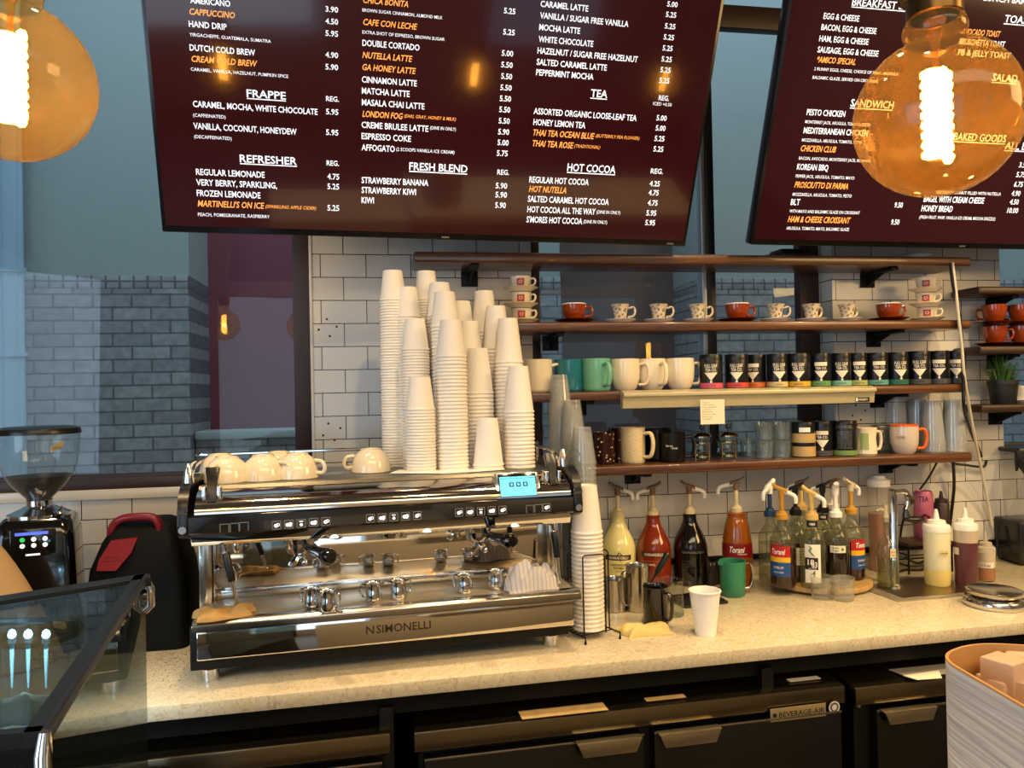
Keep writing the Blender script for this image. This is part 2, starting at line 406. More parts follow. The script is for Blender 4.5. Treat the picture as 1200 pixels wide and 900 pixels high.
for i, (px, r) in enumerate(((4, .03), (15, .045), (24, .022))):
    P = atY(px, 400, 1.83); b = MB(); b.tube([(0, 0, -.3), (0, 0, 4.6)], r, 12)
    for z in (1.9, 2.36, 3.3): b.lathe([(r, z-.012), (r+.012, z-.012), (r+.012, z+.012), (r, z+.012)], 12)
    if i == 0: ds = solo('downspout', b, M('downspout_blue', '9db4c4', .4), 'slim pale blue downspout outside, leftmost beyond the left window', 'downspout', (P.x, 1.83, 0), 0, 'downspouts outside')
    else: solo('downspout', b, MATS['downspout_blue'], ['thick pale blue downspout outside, between the two slim ones', 'thinnest pale blue downspout outside, next to the brick edge'][i-1], 'downspout', (P.x, 1.83, 0), 0, 'downspouts outside')

# ------------------------------------------------------------------ worktop and what is under it
A0 = V((-.541, -.839, 0)); A1 = V((1.844, -.741, 0)); _m = (A1-A0).normalized(); CANG = math.atan2(_m.y, _m.x); _n = V((-_m.y, _m.x, 0))
def edge(x): return A0.y+(x-A0.x)*_m.y/_m.x
b = MB(); b.prism([(-2.95, edge(-2.95)), (3.6, edge(3.6)), (3.6, -.001), (-2.95, -.001)], 'z', .903, .94, 0, None, .004)
solo('worktop', b, STONE, 'beige veined quartz worktop running the length of the tiled wall', 'worktop')
def onF(px, py, off=0):     # point on the vertical plane of the worktop's front edge, as (along, up), along measured from A0
    P0 = A0+_n*off; d = ray(px, py); t = (P0-CAM).dot(_n)/d.dot(_n); P = CAM+d*t
    return (P-A0).dot(_m), P.z
b = MB(); L = 6.3
b.M = Matrix.Translation(A0) @ Matrix.Rotation(CANG, 4, 'Z')
b.box(-2.3, 4.0, .05, .07, .845, .902); b.box(-2.3, 4.0, .60, .62, 0, .902)
for x in (.535, 1.575): b.box(x-.018, x+.018, .03, .07, 0, .87, .003)
solo('counter_frame', b, BLACK, 'black painted frame and apron holding up the quartz worktop', 'frame')

def fridge(name, label, x0, x1, zt, doors, group):
    t = thing(name, label, 'fridge', A0+_m*x0, CANG, group); w_ = x1-x0
    b = MB(); b.box(.012, w_-.012, .03, .57, .10, zt-.002, .004); part('body', b, BLACK, t)
    b = MB(); b.prism([(.0, zt-.048), (.0, zt), (.06, zt+.008), (.56, zt+.008), (.56, zt-.03), (.035, zt-.048)], 'x', 0, w_, 0, None, .003); part('top_rim', b, M('rim_steel', '857b66', .22, 1), t, 'brushed steel rim')
    for (d0, d1, h0, h1) in doors:
        dr = MB(); dr.box(d0, d1, -.004, .03, .14, zt-.066, .004); do = part('door', dr, M('fridge_door', '070706', .3), t)
        dr = MB(); dr.box(d0, d1, -.0065, -.002, zt-.070, zt-.064, .001); part('door_trim', dr, STEEL, do)
        hb = MB(); z = zt-.062
        hb.prism([(h0, z), (h1, z), (h1-.016, z-.036), (h0+.016, z-.036)], 'y', -.030, -.026, 0, None, .0015)
        hb.box(h0, h1, -.030, -.004, z-.003, z, .001); part('handle', hb, M('handle_steel', 'a59a82', .3, .9, bump=.3, bscale=150), do, 'steel pull handle')
    return t
zt = .812
def fx(px, py, off=0): return onF(px, py, off)[0]
f0, f1 = fx(485, 865), fx(990, 800)
FM = fridge('undercounter_fridge', 'wide black two-door undercounter fridge with a nameplate under the worktop', f0, f1, zt,
    [(fx(497, 890)-f0, fx(754, 860)-f0, fx(673, 862)-f0, fx(748, 856)-f0), (fx(766, 860)-f0, fx(985, 830)-f0, fx(768, 853)-f0, fx(840, 845)-f0)], 'undercounter fridges')
b = MB(); n0, nz = fx(903, 845, -.006)-f0, onF(903, 846, -.006)[1]; n1 = fx(968, 838, -.006)-f0
b.box(n0, n1, -.006, -.004, nz-.002, nz+.034, .0006, 0)
put_text(b, 'BEVERAGE-AIR', n0+.026, n1-.004, nz+.009, .014, 1, f=front(-.0063), bold=.01)
b.lathe([(0, 0), (.006, 0)], 12, 1, Matrix.Translation((n0+.013, -.0065, nz+.016)) @ Matrix.Rotation(PI/2, 4, 'X'))
part('nameplate', b, [M('nameplate_bronze', '93835f', .4, .4), INK], FM, 'bronze nameplate with black letters')
b = MB(); sx, sz = onF(978, 829, -.006); sx -= f0
for r, mi, y in ((.017, 0, .0), (.013, 1, .0003), (.008, 0, .0006)): b.lathe([(0, 0), (r, 0)], 24, mi, Matrix.Translation((sx, -.005-y, sz)) @ Matrix.Rotation(PI/2, 4, 'X'))
part('round_sticker', b, [M('sticker_grey', 'bdbcb6', .4), M('sticker_dark', '4a4a48', .4)], FM, 'round grey sticker')
def on_top(px0, py0, px1, py1, nm, lab, mat, zz=zt+.0095):
    p0 = atZ(px0, py0, zz); p1 = atZ(px1, py1, zz); b = MB()
    for P in (p0,): pass
    inv = Matrix.Rotation(-CANG, 4, 'Z'); o = A0+_m*f0
    q0 = inv @ (p0-V((o.x, o.y, 0))); q1 = inv @ (p1-V((o.x, o.y, 0)))
    b.box(q0.x, q1.x, min(q0.y, q1.y), max(q0.y, q1.y), zz-.0008, zz+.0004)
    return b
for a in ((612, 843, 706, 823, 'tan worn paper strip stuck on the fridge rim', 'b59a68'), (758, 822, 800, 813, 'small tan label stuck on the fridge rim', 'a88d60'), (926, 799, 957, 792, 'white printed sticker on the right of the fridge rim', 'cfcac0')):
    b = on_top(*a[:4], '', '', None); part('rim_label', b, M('label_'+a[5], a[5], .6, var=.3, bscale=40), FM, a[4])
# right fridge
g0 = fx(1003, 812)
FR_ = fridge('undercounter_fridge', 'black undercounter fridge to the right, behind the grey woven box', g0, g0+.72, .800, [(fx(1027, 850)-g0, .70, fx(1029, 830)-g0, fx(1090, 822)-g0)], 'undercounter fridges')
b = MB()
for (px, py) in ((1014, 819), (1014, 832)):
    q = onF(px, py, -.006); b.lathe([(0, .004), (.006, .003), (.006, 0)], 12, 0, Matrix.Translation((q[0]-g0, .03, q[1])) @ Matrix.Rotation(PI/2, 4, 'X'))
    b.tube([(q[0]-g0, .032, q[1]), (q[0]-g0, .02, q[1])], .005, 10)
part('hinge_screw', b, CHROME, FR_)
# loose papers on it
for i, (pts, c, lab) in enumerate([(((1041, 785), (1110, 778), (1110, 790), (1062, 793)), '8d8a84', 'grey printed sheet lying on the right fridge'),
                                   (((1058, 792), (1100, 786), (1104, 795), (1075, 797)), 'd9d2bd', 'white folded sheet lying on top of the grey sheet on the right fridge')]):
    zz = .812+i*.003; b = MB(); P = [atZ(x, y, zz) for x, y in pts]; c0 = sum(P, V())/4
    rings = [[V(p)-c0 for p in P], [V(p)-c0+V((0, 0, .0015)) for p in P]]; b.loft(rings)
    solo('paper_sheet', b, M('sheet_'+c, c, .7), lab, 'paper', c0, 0, 'papers on the right fridge')
# left fridge
h1 = fx(457, 852)
FL_ = fridge('undercounter_fridge', 'black undercounter fridge to the left, below the espresso machine', h1-1.3, h1, .818, [(.02, 1.28, .7, .85)], 'undercounter fridges')
b = MB(); q = onF(216, 890, -.0075); b.box(q[0]-(h1-1.3), q[0]-(h1-1.3)+.095, -.0075, -.0055, .75, .775, .0006)
part('torn_sticker', b, M('label_old', 'a08a5a', .6), FL_, 'torn tan sticker on the door')

# ================================================================== MENU SCREENS
TW = 1.64; TH = .925
SCR = M('menu_screen', '1c0408', .1, emit='3a0c10', es=.55, coat=.3); BEZ = M('tv_bezel', '0a0909', .25)
TXW = M('menu_text_white', 'dfe6f0', .5, emit='e4ecf8', es=.95); TXO = M('menu_text_orange', 'f0a050', .5, emit='f2a04c', es=.95)
def make_tv(label, BLpos, yaw, tilt, lines, ox, s_):
    u = V((math.cos(yaw), math.sin(yaw), 0)); n0 = u.cross(V((0, 0, 1)))
    up = V((0, 0, 1))*math.cos(tilt)+n0*math.sin(tilt); nn = u.cross(up)
    t = thing('menu_screen', label, 'screen', BLpos, 0, 'hanging menu screens')
    R = Matrix(((u.x, up.x, nn.x), (u.y, up.y, nn.y), (u.z, up.z, nn.z)))
    t.rotation_euler = R.to_euler()
    b = MB(); b.box(0, TW, 0, TH, -.045, 0, .004); b.box(.25, TW-.25, .15, TH-.15, -.075, -.04, .01); part('case', b, BEZ, t)
    b = MB(); b.box(.011, TW-.011, .020, TH-.011, -.001, .0012, 0); part('screen', b, SCR, t)
    b = MB(); b.box(TW*.5-.012, TW*.5+.012, .006, .011, -.001, .0008); b.box(TW-.07, TW-.045, .006, .011, -.001, .0008); part('maker_plate', b, M('tv_plate', '9c9c9c', .3, .8), t)
    b = MB()
    for x in (TW*.3, TW*.7):
        b.box(x-.02, x+.02, .1, .75, -.10, -.07, .003)
        # arm that reaches the wall behind
        P = BLpos+u*x+up*.55+nn*(-.1); dist = (0-P.y)
        inv = R.transposed(); d = inv @ V((0, dist-.002, 0))
        b.tube([V((x, .55, -.09)), V((x, .55, -.1))+d], .018, 8)
    part('wall_bracket', b, BLACK, t)
    def loc(px, py):
        d = ray(px, py); k = ((BLpos-CAM).dot(nn))/d.dot(nn); P = CAM+d*k-BLpos
        return P.dot(u), P.dot(up)
    items = []
    for (o_, txt, x0, x1, y, cap, st) in lines:
        ox_, sc = o_
        p0 = loc(ox_+x0/sc, y/sc); p1 = loc(ox_+x1/sc, y/sc); h = loc(ox_+x0/sc, (y-cap)/sc)[1]-p0[1]
        items.append([p0[0], p1[0], p0[1], h, txt, cap, st])
    grp = list(range(len(items)))
    def root(i):
        while grp[i] != i: i = grp[i]
        return i
    for i, A in enumerate(items):
        for j, B in enumerate(items[:i]):
            if A[0]-.05 < B[1] and B[0]-.05 < A[1] and A[2]-.022 < B[2]+B[3] and B[2]-.022 < A[2]+A[3]: grp[root(i)] = root(j)
    for g_ in sorted({root(i) for i in range(len(items))}):
        mb = MB()
        for i, (xa, xb, ya, ch, txt, cap, st) in enumerate(items):
            if root(i) != g_: continue
            k = 1 if 'o' in st else 0
            put_text(mb, txt, xa, xb, ya, ch, k, .22 if k else 0, .016 if cap > 15 else .003, z=.0018)
            if 'u' in st: mb.quad((xa, ya-ch*.28, .0018), (xb, ya-ch*.28, .0018), (xb, ya-ch*.14, .0018), (xa, ya-ch*.14, .0018), k)
        part('menu_lettering', mb, [TXW, TXO], t)
    return t
Aq, Bq, Cq = (170, 3.103), (500, 3.103), (850, 3.0)
def rows(o, st, cap, *items): return [(o, t, x0, x1, y, cap, st) for (t, x0, x1, y) in items]
L1 = rows(Aq, 'w', 22, ('AMERICANO', 165, 310, 11), ('HAND DRIP', 160, 297, 97), ('DUTCH COLD BREW', 163, 400, 183), ('CARAMEL, MOCHA, WHITE CHOCOLATE', 175, 627, 388),
  ('VANILLA, COCONUT, HONEYDEW', 177, 551, 468), ('REGULAR LEMONADE', 186, 435, 635), ('VERY BERRY, SPARKLING,', 187, 480, 673), ('FROZEN LEMONADE', 189, 420, 712),
  ('DOUBLE CORTADO', 790, 998, 166), ('CINNAMON LATTE', 788, 988, 299), ('MATCHA LATTE', 788, 962, 340), ('MASALA CHAI LATTE', 788, 1016, 382), ('CREME BRULEE LATTE', 787, 1030, 464),
  ('ESPRESSO COKE', 787, 967, 505), ('AFFOGATO', 787, 908, 546), ('STRAWBERRY BANANA', 787, 1030, 665), ('STRAWBERRY KIWI', 787, 985, 701), ('KIWI', 787, 832, 738))
L1 += rows(Aq, 'o', 22, ('CAPPUCCINO', 162, 327, 52), ('CREAM COLD BREW', 170, 408, 224), ("MARTINELLI'S ON ICE", 192, 434, 750), ('CHICA BONITA', 793, 957, 10), ('CAFE CON LECHE', 793, 990, 90),
  ('NUTELLA LATTE', 790, 972, 210), ('GA HONEY LATTE', 790, 985, 254), ('LONDON FOG', 790, 937, 424))
L1 += rows(Aq, 'w', 12, ('YIRGACHEFFE, GUATEMALA, SUMATRA', 162, 457, 131), ('CARAMEL, VANILLA, HAZELNUT, PUMPKIN SPICE', 167, 520, 257), ('(CAFFEINATED)', 175, 293, 424), ('(DECAFFEINATED)', 179, 315, 502),
  ('PEACH, POMEGRANATE, RASPBERRY', 193, 453, 785), ('BROWN SUGAR CINNAMON, ALMOND MILK', 790, 1082, 42), ('EXTRA SHOT OF ESPRESSO, BROWN SUGAR', 790, 1090, 122), ('(DINE IN ONLY)', 1036, 1130, 470), ('(2 SCOOPS VANILLA ICE CREAM)', 913, 1125, 548))
L1 += rows(Aq, 'o', 12, ('(SPARKLING APPLE CIDER)', 438, 622, 756), ('(EARL GRAY, HONEY & MILK)', 942, 1130, 427))
L1 += rows(Aq, 'u', 27, ('FRAPPE', 370, 512, 352), ('REFRESHER', 345, 552, 589), ('FRESH BLEND', 960, 1172, 617))
L1 += rows(Aq, 'w', 18, ('REG.', 658, 705, 367), ('REG.', 660, 705, 601))
L1 += rows(Aq, 'w', 20, ('3.90', 656, 702, 42), ('4.50', 656, 702, 86), ('5.95', 656, 702, 130), ('4.90', 656, 702, 208), ('5.90', 656, 702, 252), ('5.95', 658, 703, 415), ('5.95', 658, 703, 490), ('4.75', 663, 706, 651), ('5.25', 663, 706, 687), ('5.25', 663, 706, 765))
L1 += rows(Bq, 'w', 20, ('5.25', 280, 322, 48), ('5.25', 277, 320, 125), ('5.00', 272, 314, 202), ('5.50', 270, 312, 244), ('5.50', 270, 310, 286), ('5.50', 267, 308, 327), ('5.50', 265, 306, 367), ('5.50', 263, 303, 407), ('5.50', 261, 301, 448),
  ('5.90', 259, 299, 488), ('5.00', 257, 297, 527), ('5.75', 254, 294, 566), ('5.90', 250, 292, 684), ('5.90', 249, 291, 717), ('5.90', 248, 287, 755))
L1 += rows(Bq, 'w', 18, ('REG.', 256, 299, 634), ('REG.', 842, 880, 364), ('REG.', 813, 858, 630))
L1 += rows(Bq, 'w', 22, ('CARAMEL LATTE', 413, 588, 24), ('VANILLA / SUGAR FREE VANILLA', 411, 736, 66), ('MOCHA LATTE', 408, 558, 109), ('WHITE CHOCOLATE', 406, 606, 152), ('HAZELNUT / SUGAR FREE HAZELNUT', 402, 770, 194),
  ('SALTED CARAMEL LATTE', 399, 656, 235), ('PEPPERMINT MOCHA', 397, 607, 273), ('ASSORTED ORGANIC LOOSE-LEAF TEA', 388, 765, 414), ('HONEY LEMON TEA', 387, 577, 454), ('REGULAR HOT COCOA', 372, 589, 663),
  ('SALTED CARAMEL HOT COCOA', 367, 662, 733), ('HOT COCOA ALL THE WAY', 365, 613, 771), ("S'MORES HOT COCOA", 362, 565, 808))
L1 += rows(Bq, 'o', 22, ('THAI TEA OCEAN BLUE', 386, 610, 492), ('THAI TEA ROSE', 384, 533, 531), ('HOT NUTELLA', 371, 507, 697))
L1 += rows(Bq, 'o', 12, ('(BUTTERFLY PEA FLOWER)', 614, 773, 499), ('(TRADITIONAL)', 536, 630, 536))
L1 += rows(Bq, 'w', 12, ('ICED +0.50', 822, 890, 382), ('(DINE IN ONLY)', 617, 703, 776), ('(DINE IN ONLY)', 569, 655, 811))
L1 += rows(Bq, 'u', 27, ('TEA', 595, 656, 351), ('HOT COCOA', 510, 686, 621))
L1 += rows(Bq, 'w', 19, ('5.00', 873, 911, 23), ('5.25', 868, 906, 61), ('5.25', 864, 903, 103), ('5.25', 860, 898, 143), ('5.25', 856, 893, 183), ('5.25', 852, 890, 223), ('5.25', 848, 886, 262), ('5.25', 844, 881, 301), ('5.00', 834, 871, 437), ('5.00', 831, 867, 474),
  ('5.25', 827, 863, 512), ('5.25', 823, 859, 550), ('4.25', 809, 846, 676), ('4.75', 805, 842, 709), ('4.75', 802, 838, 746), ('5.95', 797, 833, 783), ('5.95', 793, 829, 818))
make_tv('menu screen listing coffees, tea and hot cocoa, wide one left of centre', V((-.618, -.392, 2.126)), .0776, .3999, L1, 0, 0)
L2 = rows(Cq, 'w', 21, ('EGG & CHEESE', 343, 470, 66), ('BACON, EGG & CHEESE', 335, 531, 105), ('HAM, EGG & CHEESE', 328, 503, 145), ('SAUSAGE, EGG & CHEESE', 322, 538, 184), ('PESTO CHICKEN', 284, 420, 404), ('MEDITERRANEAN CHICKEN', 273, 500, 468),
  ('KOREAN BBQ', 250, 360, 596), ('BLT', 228, 260, 720), ('BRUSCHETTA TOAST', 820, 982, 155), ('PB & JELLY TOAST', 815, 1002, 193), ('BAGEL WITH CREAM CHEESE', 695, 908, 709), ('HONEY BREAD', 687, 796, 742), ('LUNCH 8AM - 3PM', 905, 1130, 2))
L2 += rows(Cq, 'o', 21, ('*AMICO SPECIAL', 320, 457, 219), ('CHICKEN CLUB', 263, 387, 531), ('PROSCIUTTO DI PARMA', 241, 430, 659), ('HAM & CHEESE CROISSANT', 218, 438, 780), ('AVOCADO TOAST', 828, 966, 120))
L2 += rows(Cq, 'w', 11, ('2 RUNNY EGGS, CHEESE, CHOICE OF MEAT, ARUGULA', 311, 610, 247), ('BALSAMIC GLAZE, SERVED ON CROISSANT', 305, 540, 277), ('MONTERREY JACK, ARUGULA, TOMATO, PESTO', 279, 510, 433), ('MOZZARELLA, ARUGULA, TOMATO, PESTO', 268, 480, 497),
  ('BACON, AVOCADO, MONTERREY JACK, ROMAINE', 257, 510, 561), ('PEPPER JACK, ARUGULA, TOMATO, MAYO', 246, 453, 624), ('MOZZARELLA, ARUGULA, TOMATO, PESTO', 235, 443, 688), ('WITH MAYO AND BALSAMIC GLAZE ON CROISSANT', 224, 472, 747), ('ARUGULA, TOMATO, MAYO, BALSAMIC GLAZE', 213, 434, 807),
  ('CROISSANT DONUT FILLED WITH NUTELLA', 740, 968, 680), ('(FRESH FRUIT, WHIP, VANILLA ICE CREAM, MOCHA DRIZZLE)', 680, 948, 768))
L2 += rows(Cq, 'u', 26, ('BREAKFAST SANDWICH', 443, 770, 19), ('SANDWICH', 438, 590, 374), ('TOAST', 978, 1078, 78), ('SALAD', 935, 1024, 284), ('ALL DAY', 980, 1100, 524), ('BAKED GOODS', 800, 985, 492))
L2 += rows(Cq, 'w', 18, ('9.50', 592, 621, 729), ('9.50', 580, 609, 789), ('3.50', 1030, 1062, 588), ('5.75', 1020, 1052, 622), ('6.75', 1012, 1043, 656), ('4.90', 1003, 1034, 688), ('4.50', 997, 1028, 718), ('10.00', 988, 1026, 748))
make_tv('menu screen listing sandwiches and toast, partly behind the hanging globe bulb on the right', V((1.237, -.30, 2.128)), math.radians(1.5), math.radians(21), L2, 0, 0)

# ================================================================== PENDANT BULBS
AMBER = clear('amber_glass', 'ffe6b2', 1.4, .02, .075, 'f6cc80'); FIL = M('filament', 'ffe0a0', .5, emit='ffc565', es=30)
def pendant(label, P, r):
    t = thing('pendant_lamp', label, 'lamp', P, 0, 'hanging globe bulbs')
    prof = [(0, -r)]+[(r*math.sin(a), -r*math.cos(a)) for a in [PI*k/22 for k in range(1, 20)]]
    prof += [(r*.36, r*.955), (r*.34, r*1.0), (r*.37, r*1.06), (r*.385, r*1.14), (r*.35, r*1.24), (r*.29, r*1.30)]
    b = MB(); b.lathe(prof, 40); part('globe', b, AMBER, t, 'amber glass globe')
    b = MB(); pts = []
    for k in range(150):
        q = k/149; a = q*2*PI*9; pts.append((r*.13*math.cos(a), r*.13*math.sin(a), r*(.62-1.16*q)))
    b.tube(pts, r*.062, 6); part('filament', b, FIL, t, 'glowing spiral filament')
    b = MB(); b.lathe([(0, r*.62), (r*.03, r*.62), (r*.05, r*.95), (r*.14, r*1.25), (0, r*1.25)], 12); b.tube([(0, 0, r*.64), (r*.03, 0, r*.9)], r*.012, 6)
    part('glass_stem', b, clear('stem_glass', 'ffe8b8', 1.4, .02, .02, 'ffc060'), t)
    b = MB(); b.lathe([(r*.28, r*1.28), (r*.33, r*1.29), (r*.33, r*1.52), (r*.38, r*1.54), (r*.42, r*1.58), (r*.42, r*1.66), (r*.36, r*1.70), (r*.36, r*1.86), (r*.2, r*2.0), (0, r*2.02)], 28)
    part('socket', b, BRASS, t, 'aged brass socket')
    b = MB(); b.tube([(0, 0, r*2.0), (0, 0, ZT-P.z)], r*.05, 8); b.lathe([(0, ZT-P.z-.03), (.05, ZT-P.z-.03), (.05, ZT-P.z-.001), (0, ZT-P.z-.001)], 20); part('cord', b, BLACK, t)
    l = bpy.data.lights.new('bulb_light', 'POINT'); l.energy = 12; l.color = (1, .58, .20); l.shadow_soft_size = .01
    lo = bpy.data.objects.new('bulb_light', l); COL.objects.link(lo); lo.parent = t
    return t
B1, B2 = CAM+ray(13, 95)*.964, CAM+ray(1098, 138)*.942
pendant('amber globe bulb hanging at the left edge, cut by the picture', B1, .098)
pendant('amber globe bulb hanging in front of the sandwich menu screen', B2, .0955)
B3 = B2*2-B1; pendant('amber globe bulb hanging further right, seen mirrored in the coffee menu screen', B3, .095)

pendant('amber globe bulb out to the left, seen mirrored in the left window', V((-.96, -2.0, 2.09)), .095)

# ================================================================== WALL SHELVES
def shelf(label, x0, x1, zt, th, y0, brs, mat=WOOD, group='long walnut shelves'):
    t = thing('wall_shelf', label, 'shelf', ((x0+x1)/2, 0, zt-th), 0, group); h = (x1-x0)/2
    b = MB(); b.box(-h, h, y0, -.002, 0, th, .008, seg=3); part('board', b, mat, t)
    for x in brs:
        b = MB(); xx = x-(x0+x1)/2; b.box(xx-.03, xx+.03, -.008, -.0005, -.055, -.0002, .002); b.box(xx-.015, xx+.015, y0+.03, -.006, -.012, -.0002, .002)
        b.prism([(-.006, -.05), (-.006, -.012), (-.11, -.012)], 'x', xx-.004, xx+.004); part('bracket', b, BLACK, t)
    return t
SY = -.2
S1, S2, S3, S4 = 2.113, 1.879, 1.642, 1.387
shelf('uppermost long walnut shelf, just under the menu screens', .106, 2.164, S1, .034, SY, (.31, 1.87))
shelf('second long walnut shelf, holding the small cups and saucers', .35, 2.158, S2, .032, SY, (.6, 1.89))
shelf('third long walnut shelf, holding mugs and black tea cans', .42, 2.142, S3, .032, SY, (.7, 1.90))
shelf('lowest long walnut shelf, holding glasses and clear cups', .665, 2.148, S4, .034, SY, (.9, 1.93))
R1, R2, R3 = 2.011, 1.783, 1.560
for z, lab, x0 in ((R1, 'upper dark shelf at the right edge, above the brown cups', 2.235), (R2, 'middle dark shelf at the right edge, carrying the brown cups', 2.235), (R3, 'lower dark shelf at the right edge, carrying the potted grass', 2.235)):
    shelf(lab, x0, 3.1, z, .03, -.15, (2.42,), DARKWOOD, 'dark shelves at the right edge')
def SX(px, py, Y=-.1): return atY(px, py, Y).x

# ================================================================== ESPRESSO MACHINE
MTH = math.radians(4.2); MO = V((.007, -.719, CZ)); MW = .49
Mm = V((math.cos(MTH), math.sin(MTH), 0)); Mn = V((-math.sin(MTH), math.cos(MTH), 0))
def mloc(px, py, ly):      # machine-local (x, z) of a pixel on the plane local y = ly
    d = ray(px, py); q = MO+Mn*ly; t = (q-CAM).dot(Mn)/d.dot(Mn); P = CAM+d*t-MO
    return P.dot(Mm), P.z
def mworld(x, y, z): return MO+Mm*x+Mn*y+V((0, 0, z))
EM = thing('espresso_machine', 'long chrome and black three-group espresso machine stacked with paper cups', 'espresso machine', MO, MTH)
BD = .50
for x in (-.445, .445):
    for y in (.06, .44):
        q = MB(); q.lathe([(0, 0), (.019, 0), (.021, .004), (.021, .030), (.017, .034), (.017, .05), (0, .05)], 20, 0, Matrix.Translation((x, y, 0))); part('foot', q, CHROME, EM, 'chrome foot')
b = MB(); b.box(-MW+.005, MW-.005, .012, BD, .04, .15, .004); b.box(-MW, MW, BD-.03, BD, .15, .47, .004)
part('chassis', b, BLACK, EM)
b = MB(); b.box(-.468, .495, -.002, .012, .067, .139, .004); part('front_panel', b, MIRROR, EM, 'mirror-polished front panel')
b = MB(); x0, z0 = mloc(432, 748, -.003); x1, _ = mloc(505, 741, -.003)
put_text(b, 'SIMONELLI', x0+.02, x1, .096, .020, 0, f=front(-.0025), bold=.012)
put_text(b, 'N', x0-.006, x0+.014, .096, .020, 0, f=front(-.0025), bold=.012)
part('lettering', b, M('raised_letters', '6e665a', .25, 1), EM, 'raised maker letters')
# drip tray
b = MB(); b.prism([(-.024, .142), (-.024, .160), (-.014, .168), (.012, .168), (.012, .142)], 'x', -.475, .510, 0, None, .002)
b.box(-.475, -.463, .01, .21, .142, .168, .002); b.box(.498, .510, .01, .21, .142, .168, .002); part('drip_tray_rim', b, STEEL, EM)
b = MB(); b.box(-.463, .498, .010, .205, .142, .1655, .001); part('drip_grid', b, wavemat('drip_slots', 'e2d8c0', '8a7c64', 55, 'Y', .25, .28, .55), EM, 'slotted steel cup grid')
# mirrored back panel, its lower rail and side posts
b = MB(); b.box(-.47, .50, .205, .22, .15, .372, .001); part('back_panel', b, MIRROR, EM, 'mirror-polished back panel')
b = MB(); b.box(-.468, .498, .197, .207, .166, .188, .002); part('lower_rail', b, M('rail_steel', 'd5d8da', .14, 1), EM)
for x, nm in ((-.472, 'a'), (.494, 'b')):
    b = MB(); b.box(x-.012, x+.020, .16, .23, .15, .372, .003); b.box(x+.022, x+.026, .17, .22, .16, .372, .001); part('side_post', b, STEEL, EM)
# upper body
prof = [(-.022, .378), (-.024, .384), (-.024, .419), (-.020, .424)]
b = MB(); b.prism([(-.020, .377), (-.026, .382), (-.026, .420), (-.018, .425), (.08, .425), (.08, .377)], 'x', -.488, .505); part('button_band', b, BLACKG, EM, 'gloss black button strip')
def arc(y0, z0, y1, z1, n=12):  # quarter-ellipse from (y0,z0) rising to (y1,z1)
    return [(y1-(y1-y0)*math.cos(PI/2*k/n), z0+(z1-z0)*math.sin(PI/2*k/n)) for k in range(n+1)]
top = arc(-.019, .425, .085, .480)
b = MB(); b.prism(top+[(BD-.02, .480), (BD-.02, .36), (.18, .36), (.18, .378), (.0, .425)], 'x', -.465, .488); part('hood', b, M('hood_chrome', 'c9c2b6', .07, 1), EM, 'rounded chrome hood')
b = MB(); b.prism([(.015, .344), (-.004, .378), (.21, .378), (.21, .344)], 'x', -.478, .495, 0, None, .002); part('group_housing', b, CHROME, EM)
for s_ in (-1, 1):
    xo = -.490 if s_ < 0 else .505
    b = MB(); pl = [(-.030, .378), (-.034, .40), (-.030, .43)]+arc(-.028, .435, .075, .502)+[(.30, .502), (BD-.01, .498), (BD-.01, .36), (.05, .36), (.0, .366)]
    b.prism(pl, 'x', xo-.012, xo+.012, 0, None, .003); ep = part('end_panel', b, BLACKP, EM, 'curved black end panel')
    b = MB(); b.lathe([(0, .003), (.009, .003), (.010, 0)], 20, 0, Matrix.Translation((xo, -.032, .392)) @ Matrix.Rotation(PI/2, 4, 'X')); part('end_cap', b, STEEL, ep)
# cup tray with rail
b = MB(); b.box(-.462, .485, .088, BD-.02, .478, .4835, .001); part('cup_tray', b, wavemat('tray_mesh', '9a9a98', '3c3c3c', 110, 'X', .3, .35), EM, 'perforated grey cup tray')
b = MB(); b.prism([(.05, .474), (.06, .4855), (.092, .4855), (.092, .476)], 'x', -.465, .40); part('tray_edge', b, STEELD, EM)
rz_ = .535
b = MB(); pth = [(-.485, .06, .50), (-.485, .10, .522), (-.485, .18, rz_), (-.485, BD-.06, rz_), (-.46, BD-.03, rz_), (.46, BD-.03, rz_), (.485, BD-.06, rz_), (.485, .18, rz_), (.485, .10, .522), (.485, .06, .50)]
b.tube(smooth_path(pth, 5), .0055, 8)
for x in (-.25, 0, .25): b.tube([(x, BD-.03, .48), (x, BD-.03, rz_)], .004, 8)
for x in (-.485, .485): b.tube([(x, BD-.2, .49), (x, BD-.2, rz_)], .004, 8)
part('tray_rail', b, CHROME, EM, 'chrome rail around the cups')
for x in (-.487, .487):
    b = MB(); b.lathe([(0, .497), (.014, .497), (.014, .505), (.008, .535), (.005, .545), (0, .545)], 14, 0, Matrix.Translation((x, .045, 0))); part('rail_post', b, CHROME, EM)
# steam paddles
for px in (244, 652):
    x, z = mloc(px, 585, .02); b = MB()
    x = -.428 if px < 300 else .445
    b.prism([(-.017, .056), (.017, .056), (.011, .012), (.011, -.032), (-.011, -.032), (-.011, .012)], 'y', -.008, .010, 0, Matrix.Translation((x, .012, .482)) @ Matrix.Rotation(math.radians(-24), 4, 'X'), .002); pd = part('steam_paddle', b, BLACKP, EM, 'black steam paddle')
    b = MB(); b.box(x-.022, x-.013, .0, .04, .445, .49, .002); b.box(x+.013, x+.022, .0, .04, .445, .49, .002); b.tube([(x-.021, .012, .47), (x+.021, .012, .47)], .007, 8); part('pivot', b, CHROME, pd)
